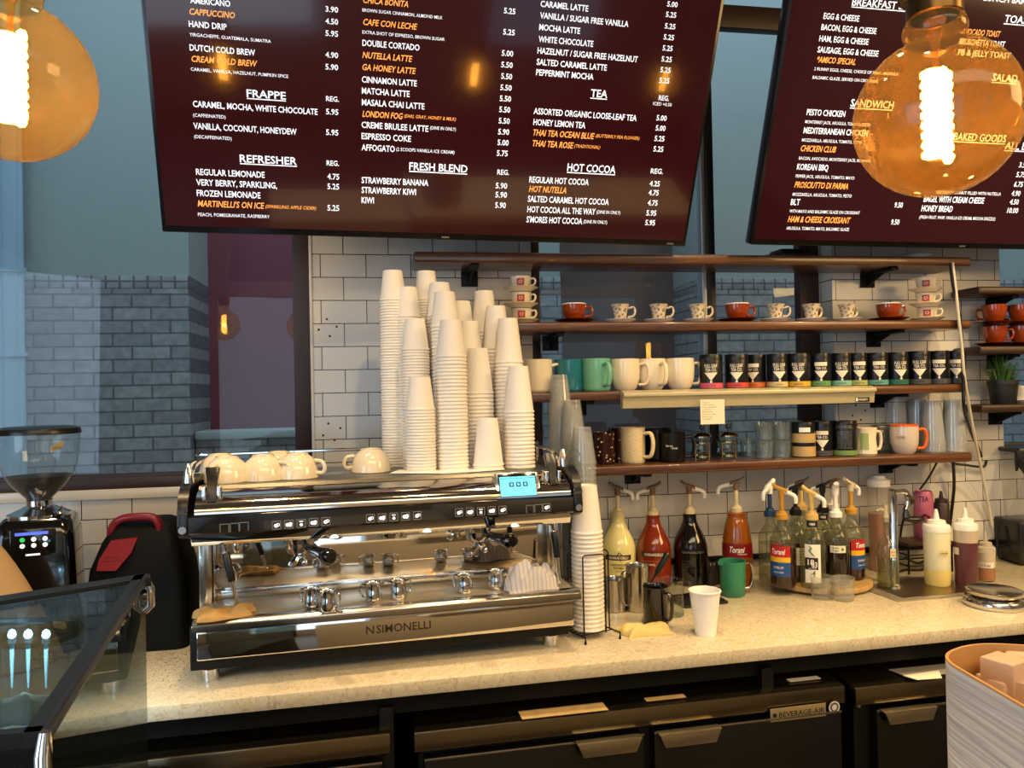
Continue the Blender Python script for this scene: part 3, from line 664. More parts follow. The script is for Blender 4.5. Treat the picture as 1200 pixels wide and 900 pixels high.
# screen
xs0, xs1 = .288, .398
b = MB(); RS = Matrix.Translation(((xs0+xs1)/2, .004, .452)) @ Matrix.Rotation(math.radians(-22), 4, 'X')
b.box(-.062, .062, -.012, .02, -.036, .038, .005, 0, RS); sc = part('display', b, M('display_shell', 'c9ccd0', .15, .9), EM, 'tilted display in a chrome shell')
b = MB(); b.box(-.052, .052, -.0135, -.010, -.030, .033, .002, 0, RS); part('display_bezel', b, BLACKG, sc)
b = MB(); b.box(-.049, .049, -.0150, -.013, -.029, .024, 0, 0, RS)
b.box(-.049, .049, -.0153, -.0149, .018, .020, 0, 1, RS)
for k in range(3):
    xx = -.024+k*.019; b.box(xx, xx+.013, -.0154, -.0149, -.004, .008, 0, 2, RS); b.lathe([(0, 0), (.0035, 0)], 8, 0, RS @ Matrix.Translation((xx+.0065, -.0158, .002)) @ Matrix.Rotation(PI/2, 4, 'X'))
    b.box(xx, xx+.012, -.0153, -.0149, .0125, .0135, 0, 1, RS); b.box(xx, xx+.012, -.0153, -.0149, .0095, .0102, 0, 1, RS)
part('display_screen', b, [M('cyan_screen', '4fb6e0', .3, emit='63c8f2', es=.95), M('cyan_dim', '3c8cb4', .3, emit='3a90bc', es=.8), M('screen_dark', '14384c', .3, emit='12384c', es=.6)], sc, 'lit cyan screen')
# buttons
BTN = M('button_lit', 'f2f4f4', .4, emit='f2f4f8', es=.8); BOUT = M('button_outline', '8a8a88', .4)
def button(px, py, lit, kind):
    x, z = mloc(px, py, -.026); b = MB(); y = -.0265; s = .0105
    for (a0, a1, c0, c1) in ((-s, s, s-.0012, s), (-s, -s+.0012, -s, s), (s-.0012, s, -s, s)) + (((-s, s, -s, -s+.0012),) if lit else ()):
        b.box(x+a0, x+a1, y-.0008, y+.001, z+c0, z+c1, 0, 0)
    if lit:
        T = lambda dx, dz: Matrix.Translation((x+dx, y-.0006, z+dz)) @ Matrix.Rotation(PI/2, 4, 'X')
        if kind == 2: b.box(x-.005, x+.005, y-.0008, y, z+.004, z+.006, 0, 1); b.lathe([(0, 0), (.004, 0)], 10, 1, T(0, -.003))
        else:
            b.lathe([(0, 0), (.0048, 0)], 12, 1, T(-.001 if kind % 2 == 0 else -.003, -.001)); b.lathe([(.0025, 0), (.0042, 0)], 12, 1, T(.004, .001))
            if kind % 2: b.lathe([(0, 0), (.0044, 0)], 12, 1, T(.003, -.002))
    part('button', b, [BOUT, BTN], EM)
for k, (px, py) in enumerate(((263, 619), (275, 618), (286, 617))): button(px, py, False, 0)
for g_, (xa, ya, xb, yb) in enumerate(((324, 615.5, 382, 611), (434, 607.5, 489, 604), (538, 600.5, 589, 597.5))):
    for k in range(5): button(xa+(xb-xa)*k/4, ya+(yb-ya)*k/4, True, k)
for k, (px, py) in enumerate(((621, 596.5), (631, 595.5), (640.5, 594.5))): button(px, py, k == 2, 0)
b = MB(); x0, _ = mloc(267, 597, -.015); put_text(b, 'AURELIA WAVE', x0, x0+.085, 0, .009, 0, f=lambda x, y, z: (x, -.0165-z+y*.22, .436+y), bold=.01); part('model_lettering', b, INK, EM)
# bright and dark strips set into the hood (logo plate)
# group heads and portafilters
for k, px in enumerate((350, 458, 560)):
    x = (-.227, .011, .249)[k]; b = MB()
    b.lathe([(0, .36), (.045, .36), (.047, .352), (.040, .335), (.036, .326), (0, .326)], 28, 0, Matrix.Translation((x, .085, 0))); gh = part('group_head', b, CHROME, EM, 'chrome group head')
    b = MB(); b.lathe([(0, .002), (.012, .0), (.012, -.001), (0, -.001)], 14, 0, Matrix.Translation((x+.09, .02, .345))); part('work_light', b, M('work_light', 'fff0d0', .4, emit='fff0d0', es=5), gh, 'small lit work light')
    if k == 1: continue
    b = MB(); b.lathe([(0, .292), (.010, .292), (.028, .300), (.034, .312), (.036, .328), (.030, .330)], 24, 0, Matrix.Translation((x, .085, 0)))
    b.tube(smooth_path([(x, .085, .300), (x-.008, .07, .282), (x-.022, .062, .268)], 4), [.009]*8+[.006], 8); b.tube(smooth_path([(x, .085, .300), (x+.010, .07, .284), (x+.018, .062, .270)], 4), [.009]*8+[.006], 8)
    pf = part('portafilter', b, CHROME, EM, 'chrome portafilter with a double spout')
    b = MB(); kx, kz = mloc(*((388, 654) if k == 0 else (601, 635)), -.09)
    p0 = V((x+.02, .055, .318)); p1 = V((kx, -.09, kz)); d = p1-p0
    b.tube([p0+d*q for q in (0, .12, .3, .5, .7, .85, .95, 1.0)], [.008, .011, .0125, .0135, .017, .021, .020, .013], 16); part('portafilter_handle', b, BLACKG, pf, 'black handle')
# pressure gauge mirrored near the left wand
gx, gz = mloc(264, 675, .19); b = MB(); G = Matrix.Translation((gx, .196, gz)) @ Matrix.Rotation(PI/2, 4, 'X')
b.lathe([(.026, 0), (.031, .004), (.031, .014), (.026, .016), (.025, .010), (0, .010)], 28, 0, G); ga = part('pressure_gauge', b, CHROME, EM, 'round pressure gauge with a chrome ring')
b = MB(); b.lathe([(0, .0115), (.025, .0115)], 24, 0, G); part('gauge_face', b, M('gauge_face', '8d8678', .3), ga)
b = MB(); b.box(-.001, .018, -.001, .001, .012, .013, 0, 0, G @ Matrix.Rotation(.7, 4, 'Z')); part('gauge_needle', b, INK, ga)
# hot-water tap nozzle
tx, tz = mloc(278, 645, .1); b = MB(); b.lathe([(0, .36), (.009, .36), (.009, .345), (.013, .338), (.013, .318), (.007, .306), (0, .306)], 16, 0, Matrix.Translation((tx, .10, 0))); part('water_spout', b, CHROME, EM)
# steam wands
def wand(x, y, dx):
    b = MB(); b.lathe([(0, .36), (.011, .36), (.013, .345), (.009, .333), (0, .333)], 16, 0, Matrix.Translation((x, y, 0)))
    pts = smooth_path([(x, y, .34), (x+dx*.15, y-.018, .31), (x+dx*.5, y-.024, .26), (x+dx, y-.02, .178)], 6)
    b.tube(pts, .0052, 10); b.lathe([(0, -.006), (.006, -.004), (.0065, .01), (0, .012)], 12, 0, Matrix.Translation(pts[-1])); wd = part('steam_wand', b, CHROME, EM, 'chrome steam wand')
    b = MB(); b.tube(pts[5:14], .0095, 12); part('wand_grip', b, BLACKP, wd, 'black grip'); return pts
wand(-.405, .06, .03); wand(.455, .06, .012)

# ================================================================== PAPER CUPS
def cup_mesh(name, h, rb, rt, mat, up=False, lip=.0022, seg=24):
    """upside-down (rim at z=0) unless up"""
    t = .0008
    out = [(0, h-.006), (rb-.002, h-.006), (rb-.0015, h), (rb, h)]
    n = 3
    for k in range(1, n+1): out.append((rb+(rt-rb)*k/n*.985, h-(h-.006)*k/n))
    out += [(rt+lip*.6, .0062), (rt+lip, .004), (rt+lip*.9, .0012), (rt+lip*.3, 0), (rt-t, .0005)]
    for k in range(n-1, -1, -1): out.append((rb-t+(rt-rb)*k/n, h-(h-.006)*k/n-.0025))
    out.append((0, h-.0085))
    if up: out = [(r, h-z) for r, z in out]
    b = MB(); b.lathe(out, seg); return b.mesh(name, mat)
CS = cup_mesh('paper_cup_small', .095, .0295, .0405, PAPER)
CM_ = cup_mesh('paper_cup_medium', .108, .030, .0435, PAPER)
CL = cup_mesh('paper_cup_large', .137, .0295, .0435, PAPER)
ORD = ['topmost', 'second', 'third', 'fourth', 'fifth', 'sixth', 'seventh', 'eighth', 'ninth', 'tenth', 'eleventh', 'twelfth', 'thirteenth', 'fourteenth', 'fifteenth', 'sixteenth', 'seventeenth', 'eighteenth', 'nineteenth', 'twentieth']
TENS = {2: 'twenty', 3: 'thirty', 4: 'forty', 5: 'fifty', 6: 'sixty'}
def ordinal(i):
    if i < 20: return ORD[i]
    n = i+1; t, u = divmod(n, 10)
    if u == 0: return {2: 'twentieth', 3: 'thirtieth', 4: 'fortieth', 5: 'fiftieth', 6: 'sixtieth'}[t]
    return TENS[t]+'-'+['first', 'second', 'third', 'fourth', 'fifth', 'sixth', 'seventh', 'eighth', 'ninth'][u-1]
def ord_txt(i): return 'topmost' if i == 0 else ordinal(i)+' from the top'
rest = MB()
def cup_stack(me, h, sp, px, py, ly, vis, where, base=None, lean=(0, 0)):
    x, z = mloc(px, py, ly)
    zb = .4837; n = max(1, round((z-zb-h)/sp)+1)
    for i in range(n):      # i = 0 is the topmost
        zz = zb+(n-1-i)*sp; f = (n-1-i)/max(n, 1)
        P = mworld(x+random.uniform(-.0004, .0004)+lean[0]*f, ly+random.uniform(-.0004, .0004)+lean[1]*f, zz)
        if i < vis:
            o = bpy.data.objects.new('paper_cup', me); COL.objects.link(o); o.location = P; o.rotation_euler = (0, 0, random.random()*6)
            o['label'] = 'white paper cup, %s of %s' % (ord_txt(i), where); o['category'] = 'cup'; o['group'] = 'upside-down paper cups on the espresso machine'
        else:
            rest.bm.from_mesh(me); nv = len(me.vertices); rest.bm.verts.ensure_lookup_table()
            for v in rest.bm.verts[-nv:]: v.co += P
STK = [(CS, .095, .0088, 492, 441, .19, 40, 'the foremost left stack'), (CM_, .108, .0105, 528, 374, .195, 40, 'the tall front stack'),
       (CL, .137, .0115, 571, 488, .175, 9, 'the very short front stack'), (CL, .137, .0115, 607, 431, .195, 30, 'the rightmost front stack'),
       (CS, .095, .0088, 486, 373, .30, 22, 'the stack behind the foremost left one'), (CS, .095, .0088, 477, 337, .385, 26, 'the second tallest left stack'),
       (CS, .095, .0088, 460, 319, .40, 52, 'the leftmost tallest stack'), (CS, .095, .0088, 499, 318, .455, 5, 'the high middle back stack'),
       (CM_, .108, .0105, 515, 331, .40, 8, 'the stack right of the high middle one'), (CM_, .108, .0105, 521, 342, .30, 14, 'the stack behind the tall front one'),
       (CM_, .108, .0105, 540, 352, .44, 2, 'the half-hidden back stack'), (CM_, .108, .0105, 549, 377, .35, 2, 'the stack peeking past the tall front one'),
       (CL, .137, .0115, 560, 409, .275, 14, 'the stack behind the very short one'), (CL, .137, .0115, 567, 341, .44, 3, 'the high right back stack'),
       (CL, .137, .0115, 581, 359, .36, 8, 'the stack before the high right one'), (CL, .137, .0115, 595, 373, .285, 22, 'the stack behind the rightmost front one')]
for a in STK: cup_stack(*a)
rest.M = Matrix()
for f in rest.bm.faces: f.smooth = True
ro = solo('paper_cups', rest, PAPER, 'hidden lower white paper cups inside the back stacks on the espresso machine', 'cups', (0, 0, 0), 0, 'upside-down paper cups on the espresso machine', 'stuff')
# white plastic lids/sheet under the front stacks
b = MB(); pts = [(.02, .165), (.16, .10), (.25, .105), (.34, .13), (.36, .24), (.05, .25)]
b.prism(pts, 'z', -.0006, .0006); ps = solo('paper_liner', b, PAPERW, 'thin white sheet under the front paper cup stacks on the espresso machine', 'sheet', mworld(0, 0, .4862), MTH)

# ================================================================== CUPS AND JUGS ON THE MACHINE
def handle(mb, r, z0, z1, out, th=.006, mi=0, ang=0, seg=8, flat=1.0):
    p = smooth_path([(r-.003, 0, z1), (r+out*.75, 0, z1+.002), (r+out, 0, (z0+z1)/2+.004), (r+out*.7, 0, z0+.004), (r-.003, 0, z0)], 6)
    mb.tube(p, th, seg, mi, Matrix.Rotation(ang, 4, 'Z') @ Matrix.Diagonal((1, flat, 1, 1)))
def shell(prof, t):       # outer profile (bottom centre to rim) + inner wall
    inner = [(max(r-t, 0), z+t*.4) for r, z in prof[::-1] if r > t*1.2]
    inner[0] = (prof[-1][0]-t, prof[-1][1])
    return prof+[(prof[-1][0]-t*.5, prof[-1][1]+t*.35)]+inner+[(0, prof[0][1]+t*1.2)]
LAT = [(0, .004), (.024, .004), (.025, 0), (.029, 0), (.030, .005), (.044, .016), (.052, .034), (.056, .056), (.057, .066)]
def flip(prof, h): return [(r, h-z) for r, z in prof]
def latte_cup(label, px, py, ly, ang, n=1):
    x, z = mloc(px, py, ly); P = mworld(x, ly, .4840)
    t = thing('coffee_cup', label, 'cup', P+V((0, 0, 0)), 0, 'upside-down coffee cups on the machine')
    b = MB(); b.lathe(flip(shell(LAT, .004), .0675), 32); part('bowl', b, CERAM, t)
    b = MB(); b.M = Matrix.Translation((0, 0, .0675)) @ Matrix.Diagonal((1, 1, -1, 1)); handle(b, .050, .020, .052, .026, .0055, 0, ang, 8, 1.1); part('handle', b, CERAM, t)
    return t
latte_cup('upside-down cream cup at the far left of the machine top', 266, 561, .155, math.radians(-110))
latte_cup('upside-down cream cup, second from left, its handle to the right', 309, 558, .165, math.radians(-20))
latte_cup('upside-down cream cup, third from left, right beside the window frame', 349, 554, .175, math.radians(-15))
latte_cup('upside-down cream cup mostly hidden behind the second and third ones', 327, 545, .27, math.radians(60))
latte_cup('upside-down cream cup at the far left, behind the first one', 258, 552, .262, math.radians(200))
latte_cup('upside-down cream cup alone beside the paper cup stacks', 435, 554, .26, math.radians(185))
# small steel jugs on the drip grid
JUG = [(0, 0), (.019, 0), (.0215, .003), (.0225, .014), (.0205, .030), (.0185, .040), (.0205, .050), (.0215, .052)]
def jug(label, px, py, ang):
    x, z = mloc(px, py, .05); y = .05
    d = ray(px, py); k = (MO.z+.166-CAM.z)/d.z; P = CAM+d*k; P = P+V((P.x-CAM.x, P.y-CAM.y, 0)).normalized()*.02
    t = thing('steel_jug', label, 'jug', (P.x, P.y, MO.z+.1658), 0, 'small steel jugs on the drip grid')
    b = MB(); b.lathe(shell(JUG, .0012), 28)
    b.prism([(-.010, .045), (.010, .045), (.0, .052)], 'x', .0, .001); part('body', b, CHROME, t)
    b = MB(); handle(b, .0205, .012, .044, .014, .0028, 0, ang, 8, 1.6); part('handle', b, CHROME, t)
    b = MB(); b.prism([(-.008, 0), (.008, 0), (0, .010)], 'z', .047, .052, 0, Matrix.Rotation(ang+PI-PI/2, 4, 'Z') @ Matrix.Translation((0, .019, 0))); part('spout', b, CHROME, t)
jug('small steel jug at the left of the left pair on the drip grid', 366, 715, 2.6)
jug('small steel jug in front at the right of the left pair', 384, 718, -.4)
jug('small steel jug at the left of the middle pair on the drip grid', 438, 708, 2.9)
jug('small steel jug at the right of the middle pair, handle to the right', 467, 704, .3)
jug('small steel jug on the drip grid, left of the striped towel', 545, 697, 2.5)
jug('small steel jug on the drip grid touching the striped towel', 582, 692, .2)
# ------------------------------------------------------------------ cloths
def cloth(label, cat, P, w_, d_, h_, mat, rz, seed, name='folded_cloth', folds=3, lab_group=None):
    rnd = random.Random(seed); nx, ny = 44, 26; verts = []; ph = [rnd.uniform(0, 6.28) for _ in range(8)]
    def hgt(u, v):
        q = (1-abs(2*u-1)**4)*(1-abs(2*v-1)**4)
        if name == 'bar_towel': return h_*max(0, 1-((2*u-1)**2)**1.3-((2*v-1)**2)**1.3)**.45*(.72+.20*math.sin(8*u+6*v+ph[0])+.14*math.sin(17*v-7*u+ph[1])+.06*math.sin(24*u+9*v))
        a = .55+.28*math.sin(folds*2.1*u+ph[0]+2.2*v)+.22*math.sin(folds*4.3*v+ph[1]+1.3*u)+.10*math.sin(11*u+7*v+ph[2])+.06*math.sin(21*u-13*v+ph[3])
        return max(.0, h_*q**.5*a)
    for layer in (1, 0):
        for j in range(ny+1):
            for i in range(nx+1):
                u, v = i/nx, j/ny
                ex = 1+.10*math.sin(5*v+ph[4])+.05*math.sin(13*v+ph[5]); ey = 1+.14*math.sin(4*u+ph[6])+.05*math.sin(11*u+ph[7])
                x = (u-.5)*w_*ex; y = (v-.5)*d_*ey; z = hgt(u, v)
                verts.append((x, y, z+.003 if layer else max(z-.001, 0)*.4))
    n = (nx+1)*(ny+1); fs = []
    for j in range(ny):
        for i in range(nx):
            a = j*(nx+1)+i; q = (a, a+1, a+nx+2, a+nx+1); fs.append(q); fs.append(tuple(n+k for k in q[::-1]))
    bd = [i for i in range(nx+1)]+[j*(nx+1)+nx for j in range(1, ny+1)]+[ny*(nx+1)+i for i in range(nx-1, -1, -1)]+[j*(nx+1) for j in range(ny-1, 0, -1)]
    for k in range(len(bd)):
        a, c = bd[k], bd[(k+1) % len(bd)]; fs.append((a, n+a, n+c, c))
    b = MB(); b._add(verts, fs); return solo(name, b, mat, label, cat, P, rz)
TAN = M('tan_cloth', 'b7935a', .9, bump=.5, bscale=300, var=.08); YEL = M('yellow_cloth', 'd6c07a', .9, bump=.5, bscale=260, var=.12)
STRIPE = wavemat('striped_towel', 'cdc8c4', 'a9a7ae', 26, 'X', .12, .9, 0)
x, z = mloc(257, 738, -.01); cloth('tan folded cloth hanging over the left front edge of the drip tray', 'cloth', mworld(-.405, .022, .1685), .135, .085, .032, TAN, MTH+.15, 3, folds=2)
def on_drip(px, py): 
    d = ray(px, py); return CAM+d*((MO.z+.166-CAM.z)/d.z)
P = on_drip(622, 693); cloth('crumpled white striped towel on the right of the drip grid', 'towel', P+V((0.005, .04, .0015)), .135, .10, .075, STRIPE, MTH, 12, 'bar_towel', 1.2)
P = K(756, 741); cloth('yellow crumpled cloth on the worktop behind the wire cup rack', 'cloth', V((P.x, P.y, CZ+.0005)), .15, .085, .028, YEL, .1, 23)

# ================================================================== WIRE RACK WITH PAPER CUPS, CLEAR CUPS BEHIND
RP = K(690, 741, .043, CZ+.022)
t = thing('cup_rack', 'black wire cup rack standing to the right of the espresso machine', 'rack', (RP.x, RP.y, CZ), .35)
WR = .0022
b = MB(); b.tube([(-.055, -.062, .004), (-.055, -.062, .018), (-.055, .062, .018), (-.055, .062, .004)], WR, 6); b.tube([(.055, -.075, .004), (.055, -.075, .018), (.055, .062, .018), (.055, .062, .004)], WR, 6)
for y in (-.04, -.02, 0, .02, .04): b.tube([(-.055, y, .0185), (.055, y, .0185)], WR*.8, 6)
for p in ((-.055, -.062), (-.055, .062), (.055, -.075), (.055, .062)): b.lathe([(0, 0), (.0035, 0), (.0035, .008), (0, .008)], 8, 0, Matrix.Translation((p[0], p[1], 0)))
part('base_wire', b, BLACK, t)
for k, a in enumerate((-PI/2-.25, PI*.75, .15)):
    r = .051; w2 = .033; c, s = math.cos(a), math.sin(a)
    f = lambda q, z: (r*c-s*q, r*s+c*q, z)
    b = MB(); b.tube([f(-w2, .02), f(-w2, .236), f(-w2*.8, .242), f(w2*.8, .242), f(w2, .236), f(w2, .02)], WR, 6); part('guard_wire', b, BLACK, t)
CLR = cup_mesh('paper_cup_large_round', .137, .0315, .0445, PAPER)
zt_ = atY(690.5, 566, RP.y).z; sp = .0125; n = round((zt_-(CZ+.0215)-.137)/sp)+1
for i in range(n):
    o = bpy.data.objects.new('paper_cup', CLR); COL.objects.link(o); o.location = (RP.x, RP.y, CZ+.0215+(n-1-i)*sp)
    o['label'] = 'white paper cup, %s of the stack in the wire rack' % ord_txt(i); o['category'] = 'cup'; o['group'] = 'paper cups in the wire rack'
PC = cup_mesh('clear_cup_inverted', .115, .028, .042, CLEARP, seg=20); PCU = cup_mesh('clear_cup_upright', .12, .028, .042, CLEARP, True, seg=20)
def clear_stack(P, n, sp, me, up, where, group):
    for i in range(n):
        o = bpy.data.objects.new('clear_plastic_cup', me); COL.objects.link(o); o.location = P+V((0, 0, (n-1-i)*sp)); o.rotation_euler = (0, 0, i*.7)
        o['label'] = 'clear plastic cup, %s of %s' % (ord_txt(i), where); o['category'] = 'cup'; o['group'] = group
for (px, py, X, Y, nm) in ((655, 439, .60, -.19, 'the tallest stack beside the machine'), (670, 466, .645, -.26, 'the middle stack beside the machine'), (682, 494, .655, -.36, 'the shortest stack beside the machine')):
    P = atY(px, py, Y); n = int((P.z-CZ-.115)/.017)+1
    clear_stack(V((P.x, Y, CZ)), n, .017, PC, False, nm, 'clear cups beside the machine')

# ================================================================== THINGS ON THE SHELVES
RUST = M('rust_brown_glaze', '8a3510', .12, coat=.4); RUSTD = M('dark_rust_glaze', '3c140a', .15, coat=.4)
FLOR, nt_, b_ = nodemat('floral_glaze')
_n = nt_.nodes.new; tc = _n('ShaderNodeTexCoord'); vo = _n('ShaderNodeTexVoronoi'); vo.inputs['Scale'].default_value = 95; cr = _n('ShaderNodeValToRGB')
cr.color_ramp.elements[0].color = rgb('8c6a3c'); cr.color_ramp.elements[1].color = rgb('cfc4ae'); cr.color_ramp.elements[0].position = .25; cr.color_ramp.elements[1].position = .5
nt_.links.new(tc.outputs['Object'], vo.inputs['Vector']); nt_.links.new(vo.outputs['Distance'], cr.inputs[0]); nt_.links.new(cr.outputs[0], b_.inputs['Base Color']); b_.inputs['Roughness'].default_value = .2
def saucer(mb, r, z=0, mi=0): mb.lathe(shell([(0, .002), (r*.5, .002), (r*.52, 0), (r*.58, 0), (r*.62, .003), (r, .014)], .003), 32, mi, Matrix.Translation((0, 0, z)))
CUPP = [(0, .003), (.018, .003), (.019, 0), (.022, 0), (.023, .004), (.033, .018), (.038, .036), (.0395, .052)]
def shelf_cup(name, label, px, py, Y, zt, sc, mat, ang, sau=None, saur=.06, tall=1, group=None, rim=None, prof=None):
    P = atY(px, py, Y); P.z = zt; sh = .006 if sau else 0
    t = thing(name, label, 'cup', P+V((0, 0, sh)), 0, group)
    b = MB(); b.M = Matrix.Diagonal((sc, sc, sc*tall, 1)); b.lathe(shell(prof or CUPP, .003), 32); part('bowl', b, mat, t)
    if rim:
        b = MB(); b.M = Matrix.Diagonal((sc, sc, sc*tall, 1)); pr = prof or CUPP; r, z = pr[-1]; b.lathe([(r-.0035, z-.018), (r-.0035, z), (r-.0015, z+.0018), (r+.0008, z+.0005), (r+.0006, z-.0015)], 32); part('rim', b, rim, t, 'pale rim and inside')
    b = MB(); b.M = Matrix.Diagonal((sc, sc, sc*tall, 1)); r = (prof or CUPP)[-2][0]; zz = (prof or CUPP)[-1][1]; handle(b, r*.97, zz*.28, zz*.8, .022, .0038, 0, ang, 8, 1.2); part('handle', b, mat, t)
    if sau:
        b = MB(); saucer(b, saur); solo('saucer', b, sau[0], sau[1], 'saucer', (P.x, P.y, zt+.0005), 0, sau[2])
    return t
G2 = 'cups and saucers on the second shelf'; GS = 'saucers on the second shelf'
for px, py, w1, w2 in ((673, 375, 'rust-brown cup left of the small floral cups on the second shelf', 'dark brown saucer under the left rust-brown cup'),
                       (864, 373, 'rust-brown cup in the middle of the second shelf, between floral cups', 'dark brown saucer under the middle rust-brown cup'),
                       (1041, 372, 'rust-brown cup beside the white logo cups at the right of the second shelf', 'dark brown saucer under the right rust-brown cup')):
    shelf_cup('coffee_cup', w1, px, py, -.105, S2, 1.10, RUST, -.15, (RUSTD, w2, GS), .074, 1.12, G2, CERAMW)
FCP = [(0, .002), (.015, .002), (.016, 0), (.019, 0), (.018, .006), (.020, .014), (.024, .036), (.029, .052), (.032, .056)]
for k, (px, py) in enumerate(((727, 374), (772, 374), (818, 374), (909, 373), (951, 373), (993, 373))):
    w_ = ['leftmost of the six small floral cups', 'second from left of the six small floral cups', 'third from left of the six small floral cups', 'fourth small floral cup, just right of the middle brown cup', 'fifth small floral cup, in front of the window post', 'rightmost of the six small floral cups'][k]
    shelf_cup('floral_cup', w_+' on the second shelf', px, py, -.105, S2, 1.05, FLOR, -.2 if k < 4 else .3, (CERAMW, 'white saucer under the '+w_.replace('of the six small', 'small').split(',')[0], GS), .056, 1.05, G2, None, FCP)
LOGO = M('logo_red', 'a8321c', .4)
ILP = [(0, .003), (.017, .003), (.018, 0), (.021, 0), (.022, .003), (.031, .012), (.0335, .030), (.036, .046)]
for px, py, side in ((611, 377, 'left'), (1086, 372, 'right')):
    P = atY(px, py, -.115); fz = facing(P)
    for k in range(3):
        z = S2+k*.0555; pos = ['bottom', 'middle', 'top'][k]
        b = MB(); saucer(b, .062); solo('saucer', b, CERAM, 'cream saucer under the %s logo cup of the %s stack' % (pos, side), 'saucer', (P.x, P.y, z+.0005), 0, GS)
        t = thing('logo_cup', '%s cream cup with a red square logo in the %s stack of three' % (pos, side), 'cup', (P.x+random.uniform(-.002, .002), P.y, z+.0065), fz, 'stacked logo cups')
        b = MB(); b.lathe(shell(ILP, .003), 32); part('bowl', b, CERAM, t)
        b = MB(); handle(b, .033, .014, .038, .018, .0035, 0, -.1, 8, 1.2); part('handle', b, CERAM, t)
        b = MB(); band(b, .0335, .014, .038, -.36, .36, 0, 10, .0014, .0352)
        f = wrap(.0352); pts = [(-.006, .026), (-.003, .031), (.0, .027), (.003, .032), (.006, .026), (.002, .021), (-.004, .022)]
        b.tube([f(x, z_, .002) for x, z_ in pts], .0009, 6, 1, None, True); part('logo', b, [LOGO, WHITEINK], t, 'red square logo with a white swirl')
# ---- mugs on the third shelf
MUG = [(0, .003), (.030, .003), (.032, 0), (.036, 0), (.041, .006), (.047, .035), (.0485, .070), (.048, .105)]
MUGR = [(0, .003), (.024, .003), (.026, 0), (.031, 0), (.040, .010), (.049, .040), (.051, .075), (.0495, .108)]
MUGS = [(0, .003), (.036, .003), (.040, 0), (.044, .003), (.046, .010), (.046, .098), (.047, .104)]
def mug(label, px, py, Y, zt, mat, ang, prof, sc=1, out=.032, group='mugs on the third shelf', inner=None, th=.0058, flat=1.4, hmat=None):
    P = atY(px, py, Y); P.z = zt
    t = thing('mug', label, 'mug', P, 0, group)
    b = MB(); b.M = Matrix.Scale(sc, 4); b.lathe(shell(prof, .004), 36); part('body', b, mat, t)
    b = MB(); b.M = Matrix.Scale(sc, 4); r = prof[-3][0]; h = prof[-1][1]; handle(b, r*.99, h*.18, h*.82, out, th, 0, ang, 10, flat); part('handle', b, hmat or mat, t, 'orange handle' if hmat else None)
    return t
TEAL = M('teal_glaze', '1f6f80', .15, coat=.4); MINT = M('mint_glaze', '6fb398', .15, coat=.4)
mug('cream mug at the left end of the third shelf, beside the paper cups', 631, 458, -.12, S3, CERAM, .05, MUGS, 1.08)
mug('dark teal mug on the third shelf, its handle to the right', 667, 456, -.10, S3, TEAL, -.25, MUGS, 1.08)
mug('mint green mug on the third shelf, handle turned to the front', 699, 456, -.125, S3, MINT, -1.25, MUGS, 1.08)
mug('rounded cream mug on the third shelf just right of the mint mug', 733, 457, -.125, S3, CERAM, -.35, MUGR, 1.02)
mug('rounded cream mug on the third shelf with its handle facing front', 764, 457, -.11, S3, CERAM, -1.25, MUGR, 1.02)
mug('rounded cream mug on the third shelf beside the first tea can', 797, 457, -.12, S3, CERAM, .05, MUGR, 1.02)
